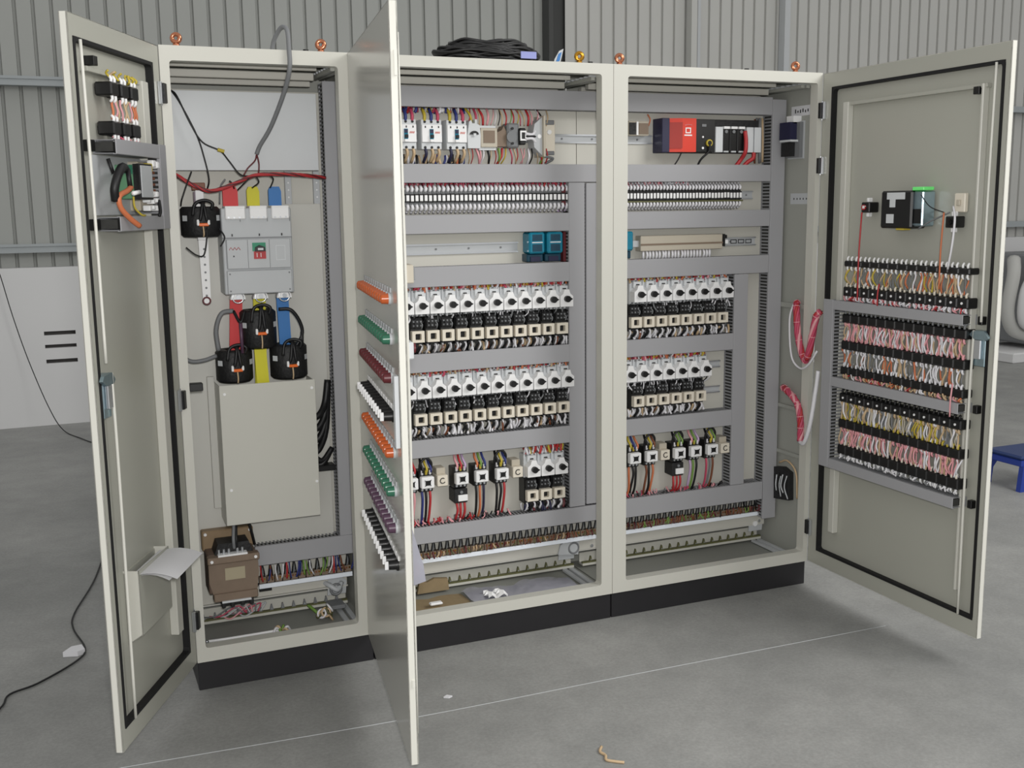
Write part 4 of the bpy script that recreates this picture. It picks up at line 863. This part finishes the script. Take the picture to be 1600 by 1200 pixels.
spec = [('white', 'white', 0, .022), ('cream', 'w_white', 1, .036), ('w_grey', 'w_pink', 0, .034), ('w_pink', 'w_white', 0, .034), ('w_white', 'w_tan', 0, .030), ('black', 'w_tan', 1, .034), ('w_yellow', 'w_pink', 0, .034), ('cream', 'white', 0, .038)]
nn = 13
for j, z in enumerate(ROWZ):
    pr = rows(lambda: contact_block(*spec[j]))
    for i in range(nn):
        pr.put(dM(3, .230+.0483*i, z), 'black contact block, %s from the hinge, %s row down inside the right door' % (ordn(i), ordn(j)), 'contact block', GK)
def dwires(k, u0, u1, z0, z1, cols, n, label, o0=.015, o1=.035, r=.003, slant=.02):
    sg = DOOR[k][2]; b = MB()
    for i in range(n):
        u = u0+(u1-u0)*(i+.5)/n; m_ = cols[int(R.random()*len(cols))]; du = R.uniform(-slant, slant); ya, yb = R.uniform(o0, o1), R.uniform(o0, o1)
        b.tube([(sg*u, ya, z0), (sg*(u+du*.3), yb+.004, z0+(z1-z0)*.35), (sg*(u+du*.8), yb, z0+(z1-z0)*.7), (sg*(u+du), ya, z1)], r*R.uniform(.8, 1.25), m_, 5, 3)
    tag(b.build('wire_tangle', None, DMAT[k]), label, 'wiring', None, 'stuff')
pk = ['w_pink', 'w_tan', 'w_white', 'w_pink', 'w_white']; tn = ['w_tan', 'w_white', 'w_yellow', 'w_tan', 'w_orange', 'w_grey']
for (a, c, cols, n, lab) in ((1.285, 1.350, tn, 60, 'tan and white wires between first and second contact rows, right door'), (1.222, 1.240, pk+['w_red'], 50, 'pink and red wires under the second contact row, right door'),
    (1.070, 1.135, pk, 90, 'pink wires between third and fourth contact rows, right door'), (.968, 1.032, ['w_white', 'w_white', 'w_tan', 'w_orange', 'w_grey'], 60, 'white and orange wires between fourth and fifth contact rows, right door'),
    (.920, .940, pk+['w_red', 'w_orange'], 45, 'pink and orange wires under the fifth contact row, right door'), (.760, .825, ['w_tan', 'w_grey', 'w_white', 'w_yellow', 'beige'], 90, 'tan wires between sixth and seventh contact rows, right door'),
    (.658, .722, ['w_pink', 'w_pink', 'w_white', 'w_tan'], 90, 'pink wires between seventh and eighth contact rows, right door'), (.598, .618, ['w_white', 'w_grey', 'w_white'], 60, 'white wire ends under the lowest contact row, right door')):
    dwires(3, .215, .825, a, c, cols, n, lab)
sg = -1
for i, (u, zt, zb, m_) in enumerate(((.31, 1.56, 1.23, 'w_red'), (.42, 1.30, 1.22, 'w_red'), (.80, .985, .87, 'w_pink'), (.72, 1.56, 1.30, 'w_orange'))):
    b = MB(); b.tube([(-u, .045, zt), (-u-.004, .055, (zt+zb)/2), (-u, .05, zb)], .0028, m_, 6); tag(b.build('wire', None, DMAT[3]), ['red wire from the small push-button down to the contact rows', 'short red wire crossing the second contact row', 'pale pink wire hanging at the free end of the contact rows', 'orange wire hanging from the right-hand button to the contact rows'][i], 'wire')
b = MB(); b.tube([(-.735, .02, 1.58), (-.765, .04, 1.54), (-.77, .05, 1.46), (-.745, .04, 1.37)], .0038, 'w_white', 6); tag(b.build('cable', None, DMAT[3]), 'pale cable curving down right of the black display unit', 'cable')
b = MB(); b.tube([(-.615, .05, 1.62), (-.66, .05, 1.58), (-.705, .03, 1.56)], .0018, 'w_black', 5); tag(b.build('wire', None, DMAT[3]), 'thin black wire sloping down from the display unit to the cream base', 'wire')
b = MB(); b.tube([(-.60, .04, 1.505), (-.65, .035, 1.53), (-.72, .02, 1.56)], .0028, 'w_grey', 5); tag(b.build('wire', None, DMAT[3]), 'grey wire sloping up from the display unit to the cream base', 'wire')
# display unit
r = empty('display_unit', M=dM(3, .50, 1.572)); b = MB(); b.box(-.078, .078, -.075, -.004, -.068, .064, 'black', .006); b.build('housing', r)
b = MB(); b.prism([(-.045, .058), (.045, .058), (.045, .034), (-.002, .034), (-.002, .006), (-.030, .006), (-.030, .034), (-.045, .034)], -.0765, -.075, 'white_grey'); b.build('upper_label', r)
b = MB(); b.box(-.045, -.008, -.0765, -.075, -.050, -.018, 'white_grey'); b.build('lower_label', r)
b = MB(); b.box(.070, .118, -.062, -.006, -.060, .062, 'zinc', .004); b.box(.082, .112, -.066, -.062, -.05, .0, 'black'); b.build('side_unit', r)
b = MB(); b.box(.070, .125, -.068, -.02, .064, .076, 'hmi_green_glow', .002); b.build('green_connector', r)
b = MB(); b.box(.0, .04, -.07, -.04, -.074, -.068, 'w_yellow'); b.build('yellow_tab', r); tag(r, 'black display unit back with green connector, inside the right door', 'display')
for (u, z, lab) in ((.311, 1.578, 'small black and red push-button back left of the display unit, right door'), (.735, 1.528, 'black push-button back below the cream base, right door')):
    r = empty('push_button', M=dM(3, u, z)); b = MB(); b.box(-.022, .022, -.05, -.004, -.019, .019, 'black', .003); b.build('body', r); b = MB(); b.cyl((-.005 if u < .5 else 0, -.056, 0), 'y', .010, .008, 'w_red' if u < .5 else 'black', 10); b.box(-.004, .004, -.06, -.05, -.004, .006, 'white' if u < .5 else 'black'); b.build('contact', r)
    for za in (.019, -.035): b = MB(); b.box(-.006, .006, -.04, -.02, za, za+.016, 'white', .002); b.build('sleeve', r)
    tag(r, lab, 'button')
r = empty('cable_mount', M=dM(3, .742, 1.592)); b = MB(); b.box(-.024, .024, -.02, -.003, -.032, .032, 'cream', .003); b.box(-.008, .008, -.028, -.02, -.01, .01, 'beige', .002); b.build('base', r); tag(r, 'small cream cable base stuck right of the display unit', 'base')
# door ducts
GDD = 'grey ducts on the inside of the doors'
def dduct(k, u0, u1, z0, z1, label, h=.065):
    M = dM(k, 0, 0); sg = DOOR[k][2]
    xs = sorted((-sg*u0, -sg*u1)); duct(xs[0], xs[1], z0, z1, label, GDD, Y=-.001, h=h, M=M)
dduct(3, .17, .83, 1.186, 1.220, 'grey duct across the right door under the second contact row')
dduct(3, .17, .83, .884, .918, 'grey duct across the right door under the fifth contact row')
dduct(3, .17, .83, .552, .588, 'grey duct across the right door under the lowest contact row')
dduct(3, .112, .166, .552, 1.222, 'vertical grey duct along the hinge side of the right door')
for z, lab in ((1.203, 'upper'), (.901, 'middle'), (.570, 'lower')):
    b = MB(); b.box(-.872, -.852, -.018, .004, z-.014, z+.014, 'black', .002); tag(b.build('end_clip', None, DMAT[3]), 'black square clip at the free end of the %s right door duct' % lab, 'clip', 'black clips beside the door ducts')
dduct(1, .17, .475, 1.753, 1.790, 'upper grey duct across the inside of the left door')
dduct(1, .17, .480, 1.548, 1.585, 'lower grey duct across the inside of the left door')
dduct(1, .118, .166, 1.548, 1.792, 'short vertical grey duct joining the two left door ducts')
for z, lab in ((1.772, 'upper'), (1.566, 'lower')):
    b = MB(); b.box(.505, .532, -.018, .004, z-.015, z+.015, 'black', .002); tag(b.build('end_clip', None, DMAT[1]), 'black square clip at the free end of the %s left door duct' % lab, 'clip', 'black clips beside the door ducts')
GL = 'black contact blocks inside the left door'
for j, z in enumerate((1.925, 1.822)):
    pr = rows(lambda: contact_block('white', 'white', 0, .036))
    for i in range(3):
        pr.put(dM(1, .285+.068*i, z), 'black contact block in the %s row, %s from the hinge, left door' % (('upper', 'lower')[j], ordn(i)), 'contact block', GL)
dwires(1, .26, .44, 1.845, 1.90, ['w_pink', 'w_orange', 'w_yellow', 'w_tan'], 9, 'pink and orange wires between the two contact rows, left door', .02, .03, .003, .01)
dwires(1, .26, .44, 1.95, 1.972, ['w_yellow', 'w_yellow', 'w_tan'], 8, 'yellow wires above the upper contact row, left door', .015, .03, .003, .02)
dwires(1, .26, .44, 1.790, 1.800, ['w_pink', 'w_rose', 'w_orange'], 8, 'pink wire ends under the lower contact row, left door', .02, .03, .003, .005)
r = empty('power_meter', M=dM(1, .315, 1.682)); b = MB(); b.box(-.045, .045, -.075, -.002, -.048, .046, 'meter_green', .002); b.box(-.0465, -.0445, -.074, -.06, -.05, .048, 'black'); b.box(-.047, .047, -.078, -.070, -.050, .049, 'black', .001); b.build('housing', r)
b = MB(); b.box(-.040, .040, -.081, -.078, -.044, .044, 'ltgrey', .001); b.build('back_cover', r); b = MB(); b.box(-.05, -.045, -.06, -.03, .02, .045, 'lamp_green'); b.build('connector', r); tag(r, 'green-sided meter housing between the two left door ducts', 'meter')
b = MB(); b.box(.17, .50, -.018, -.010, 1.59, 1.75, 'ltgrey', .001); b.box(.17, .27, -.012, .02, 1.60, 1.74, 'beige', .003)
for j in range(8): b.box(.172, .2, .02, .03, 1.605+.017*j, 1.612+.017*j, 'w_brown')
tag(b.build('meter_plate', None, DMAT[1]), 'grey and beige plate behind the green meter, left door', 'plate')
b = MB()
for j in range(9): b.box(.20+.03*(j % 3), .215+.03*(j % 3), .028, .05, 1.60+.02*(j//3)+.004*(j % 2), 1.616+.02*(j//3), 'white', .002)
b.box(.235, .262, .03, .05, 1.71, 1.735, 'w_yellow', .003); b.box(.205, .23, .03, .05, 1.725, 1.745, 'white', .003); b.box(.18, .20, .03, .05, 1.722, 1.742, 'white', .003)
tag(b.build('wire_labels', None, DMAT[1]), 'cluster of white and yellow wire labels beside the green meter', 'labels', None, 'stuff')
b = MB(); b.tube([(.385, .03, 1.715), (.44, .045, 1.718), (.485, .05, 1.695), (.50, .045, 1.66), (.488, .04, 1.63)], .012, 'w_black', 8); b.tube([(.47, .02, 1.74), (.465, .03, 1.70)], .005, 'w_black', 6); b.tube([(.392, .04, 1.715), (.395, .045, 1.665)], .007, 'w_black', 8); tag(b.build('cable', None, DMAT[1]), 'thick black cable curving behind the green meter, left door', 'cable')
b = MB(); b.tube([(.39, .045, 1.665), (.43, .05, 1.655), (.485, .05, 1.64), (.48, .05, 1.61), (.445, .06, 1.58), (.41, .07, 1.560)], .0075, 'w_orange', 8); b.tube([(.44, .07, 1.648), (.40, .072, 1.652)], .006, 'white', 6); tag(b.build('cable', None, DMAT[1]), 'orange-red cable bending down into the lower left door duct', 'cable')
b = MB(); b.tube([(.39, .05, 1.64), (.385, .05, 1.61), (.365, .06, 1.59), (.34, .06, 1.588)], .003, 'w_yellow', 5); tag(b.build('wire', None, DMAT[1]), 'thin yellow wire beside the orange-red cable, left door', 'wire')
b = MB(); b.tube([(.205, .05, 1.63), (.225, .06, 1.60), (.235, .06, 1.585)], .005, 'w_black', 6); tag(b.build('wire', None, DMAT[1]), 'short black wire with white tip above the lower duct, left door', 'wire')
# pocket with papers on left door
r = empty('document_pocket', M=DMAT[1] @ T(.36, -.0185, .37)); b = MB(); b.box(-.11, .12, 0, .003, 0, .215, 'door_in'); b.prism([(0, 0), (.045, .03), (.045, .222), (.042, .222), (.042, .032), (0, .003)], -.11, .12, 'door_in', 'yz')
b.prism([(0, 0), (.045, .03), (.045, .222), (0, .222)], .118, .12, 'frame', 'yz'); b.prism([(0, 0), (.045, .03), (.045, .222), (0, .222)], -.11, -.108, 'frame', 'yz'); b.build('tray', r); tag(r, 'pale metal document pocket low on the inside of the left door', 'pocket')
b = MB(); vs = []
for i in range(7):
    for j in range(5):
        t = i/6; v = j/4; vs.append((.475-.215*v, .0+.135*t, .575+.018*math.sin(t*2.6)-.016*t+.006*v))
b.faces(vs, [(i*5+j, (i+1)*5+j, (i+1)*5+j+1, i*5+j+1) for i in range(6) for j in range(4)], 'paper', True); b.faces([(v[0]-.01, v[1]*.8, v[2]-.008) for v in vs], [(i*5+j, (i+1)*5+j, (i+1)*5+j+1, i*5+j+1) for i in range(6) for j in range(4)], 'white', True)
tag(b.build('paper_sheets', None, DMAT[1]), 'folded paper sheets sticking out of the left door pocket', 'paper')
# lamps on outer face of middle door
def lamp(lens, knob=False):
    r = empty('selector_switch' if knob else 'pilot_lamp'); b = MB(); b.cyl((0, 0, 0), (0, -1, 0), .0165, .006, 'black' if knob else 'ltgrey', 16); b.box(-.020, .020, -.003, 0, .016, .030, 'white' if knob else 'ltgrey', .001); b.build('bezel', r)
    b = MB()
    if knob: b.cyl((0, -.006, 0), (0, -1, 0), .0135, .022, 'black', 14, .012); b.box(-.003, .003, -.0375, -.027, -.0115, .0115, lens, .001)
    else: b.cyl((0, -.006, 0), (0, -1, 0), .0145, .018, lens, 14, .013); b.cyl((0, -.024, 0), (0, -1, 0), .013, .004, lens, 14, .007)
    b.build('knob' if knob else 'lens', r); return r
LS = [('lamp_orange', 0, 'orange pilot lamp'), ('lamp_green', 0, 'green pilot lamp'), ('dkred', 0, 'dark red push-button'), ('white', 1, 'black selector switch'), ('lamp_orange', 0, 'orange pilot lamp'), ('lamp_green', 0, 'green pilot lamp'), ('purple', 0, 'purple-black push-button'), ('white', 1, 'black and white selector switch')]
for j, z in enumerate(ROWZ):
    l, kn, nm = LS[j]; pr = rows(lambda: lamp(l, bool(kn)))
    for i in range(12):
        pr.put(dM(2, .300+.0485*i, z, inside=False), '%s, %s from the hinge, %s row down on the middle door' % (nm, ordn(i), ordn(j)), 'switch' if kn else 'lamp', 'lamps and switches on the middle door front')
# folded clear bracket sheet on the middle door front and items behind its edge
b = MB(); b.box(.915, .945, -.034, -.0225, .985, 1.175, 'white_grey', .001); tag(b.build('label_strip', None, DMAT[2]), 'upright pale strip near the free edge of the middle door front', 'strip')
r = empty('connector_box', M=DMAT[2] @ T(.86, -.0185, 1.43)); b = MB(); b.box(-.04, .04, 0, .05, -.022, .025, 'beige', .002); b.box(-.03, .03, .05, .055, -.015, .02, 'grey'); b.build('box', r); b = MB(); b.tube([(-.02, .02, -.022), (-.015, .03, -.06), (0, .025, -.09), (.01, .02, -.06)], .006, 'w_green', 6); b.build('green_lead', r); tag(r, 'small beige box with green-yellow lead peeking past the middle door edge', 'box')
r = empty('contact_block', M=DMAT[2] @ T(.86, -.0185, 1.235)); b = MB(); b.box(-.04, .04, 0, .045, -.025, .02, 'white_grey', .003); b.cyl((0, .045, 0), 'y', .014, .01, 'dkred', 10); b.build('body', r); tag(r, 'white block with dark red back peeking past the middle door edge', 'block')
b = MB(); b.prism([(0, .60), (.055, .615), (.05, .66), (.012, .80), (0, .80)], .76, .93, 'pvc', 'yz'); b.box(.80, .90, .02, .045, .62, .65, 'w_pink', .004); tag(b.build('plastic_pouch', None, DMAT[2] @ T(0, -.0185, 0)), 'clear plastic pouch hanging inside the middle door near the bottom', 'pouch')

# ------------------------------------------------------------------ on top of the cabinets
b = MB()
for j in range(40):
    rr = R.uniform(.11, .195); zz = ZT+.008+.100*R.random()*(1-.75*(rr-.11)/.085)+.004; ex = R.uniform(-.012, .012)
    pts = [(1.155+ex+rr*1.02*math.cos(t*math.pi/9), .20+rr*.62*math.sin(t*math.pi/9), zz+.006*math.sin(t*1.7+j)) for t in range(19)]
    b.tube(pts, .0055, 'black', 6, 3)
tag(b.build('cable_coil'), 'flat coil of black cable lying on the middle cabinet roof', 'cable')
b = MB(); b.box(1.225, 1.285, .045, .050, ZT+.012, ZT+.036, 'tagblue', .001, None); tag(b.build('cable_tag'), 'pale violet tag tied to the front of the cable coil', 'tag')
b = MB(); b.prism([(1.372, ZT+.001), (1.40, ZT+.012), (1.412, ZT+.058), (1.395, ZT+.05), (1.376, ZT+.02)], .09, .093, 'ltgrey'); b.prism([(1.380, ZT+.008), (1.395, ZT+.015), (1.404, ZT+.046), (1.392, ZT+.04)], .088, .090, 'bus_blue'); tag(b.build('cable_tag'), 'clear and blue tag standing right of the cable coil', 'tag')

# ------------------------------------------------------------------ floor things and background
b = MB(); b.tube([(-.75, 5.15, 1.22), (-.72, 5.14, 1.15), (-.66, 5.12, .85), (-.58, 5.10, .52), (-.47, 5.0, .18), (-.38, 4.85, .02), (-.25, 4.5, .006), (-.10, 4.0, .006), (-.12, 3.0, .006), (-.20, 2.0, .006), (-.278, 1.369, .006), (-.373, .938, .006), (-.38, .76, .006), (-.344, .543, .006), (-.375, .432, .006), (-.501, .287, .006), (-.589, .231, .006), (-.614, .13, .006), (-.72, -.05, .006), (-.9, -.3, .006)], .0036, 'w_black', 6)
tag(b.build('cable'), 'long thin black cable from the wall across the floor at left', 'cable')
def scrap(pts, m_, label, h=.006):
    b = MB(); n = len(pts); b.prism(pts, .001, h, m_, 'xy'); tag(b.build('paper_scrap'), label, 'scrap')
scrap([(-.42, .50), (-.39, .545), (-.355, .55), (-.345, .50), (-.37, .485)], 'paper', 'small crumpled paper scrap by the black floor cable', .02)
scrap([(.735, -.385), (.75, -.375), (.765, -.388), (.75, -.395)], 'paper', 'tiny white scrap on the floor in front of the middle plinth')
b = MB(); b.tube([(1.058, -.89, .004), (1.04, -.915, .004), (1.045, -.94, .004), (1.035, -.965, .004), (1.055, -.985, .004), (1.075, -1.0, .004)], .0045, 'w_tan', 5); tag(b.build('string'), 'short beige string on the floor near the front', 'string')
# stool
r = empty('plastic_stool', (4.65, .82, 0)); b = MB(); b.box(-.17, .17, -.13, .13, .175, .20, 'stool_d', .010); b.build('seat', r)
b = MB(); b.box(-.165, .165, -.125, .125, .14, .175, 'stool', .004); b.build('skirt', r)
for sx in (-1, 1):
    for sy in (-1, 1):
        b = MB(); b.prism([(sx*.16, .145), (sx*.06, .145), (sx*.095, .125), (sx*.125, .09), (sx*.135, .0), (sx*.175, .0)], sy*.12-.015, sy*.12+.015, 'stool'); b.build('leg', r)
tag(r, 'low blue plastic stool behind the right door', 'stool')
r = empty('machine', (8.45, 4.5, 0)); b = MB(); b.box(.15, 1.0, -.15, .5, .15, 1.05, 'grey', .02); b.box(.2, .6, -.17, -.15, .75, 1.0, 'black'); b.build('body', r)
b = MB(); b.tube([(.05, 0, 1.0), (-.05, -.1, .85), (-.1, -.1, .5), (0, -.1, .3), (.3, -.1, .22)], .065, 'sheet_lit', 10); b.tube([(.2, -.15, .9), (.0, -.2, .7), (-.0, -.2, .4), (.2, -.2, .3)], .045, 'wallpaint', 10); b.build('wrapped_hose', r)
b = MB(); b.cyl((.2, -.16, .72), (0, -1, 0), .05, .05, 'w_red', 14); b.build('red_button', r); b = MB(); b.box(-.2, .9, -.3, .4, .0, .10, 'wallpaint', .01); b.build('base', r); tag(r, 'grey wrapped machine with red button against the far right wall', 'machine')

# ------------------------------------------------------------------ camera
f = Vector((.38069946, .91006514, -.16385775)); ri = Vector((.92164166, -.38783336, -.01272529)); up = Vector((.07513035, .14617362, .9864019))
cam = bpy.data.cameras.new('camera'); cam.sensor_width = 36; cam.sensor_fit = 'HORIZONTAL'; cam.lens = 1685.96*36/1600; cam.clip_end = 100
co = bpy.data.objects.new('camera', cam); COL.objects.link(co)
co.matrix_world = Matrix(((ri.x, up.x, -f.x, -.3347), (ri.y, up.y, -f.y, -3.5624), (ri.z, up.z, -f.z, 1.6045), (0, 0, 0, 1)))
bpy.context.scene.camera = co
# ------------------------------------------------------------------ light
w = bpy.data.worlds.new('world'); bpy.context.scene.world = w; w.use_nodes = True
bg = w.node_tree.nodes['Background']; bg.inputs[0].default_value = (1, .995, .98, 1); bg.inputs[1].default_value = .62
def light(name, kind, loc, target, energy, size=1., col=(1, 1, 1), sy=None):
    l = bpy.data.lights.new(name, kind); l.energy = energy; l.color = col
    if kind == 'AREA':
        l.size = size
        if sy: l.shape = 'RECTANGLE'; l.size_y = sy
    elif kind == 'POINT' or kind == 'SPOT': l.shadow_soft_size = size
    o = bpy.data.objects.new(name, l); COL.objects.link(o); o.location = loc
    d = Vector(target)-Vector(loc); o.rotation_euler = d.to_track_quat('-Z', 'Y').to_euler(); return o
light('flash', 'AREA', (-.30, -3.62, 1.72), (1.1, 0, 1.2), 56, .12, (1, .985, .965))
light('roof_light', 'AREA', (4.6, -3.6, 4.2), (2.4, -.4, 0), 175, 2.6, (1, .99, .97))
bpy.context.scene.view_settings.view_transform = 'Standard'
bpy.context.scene.view_settings.look = 'None'
bpy.context.scene.view_settings.exposure = 0
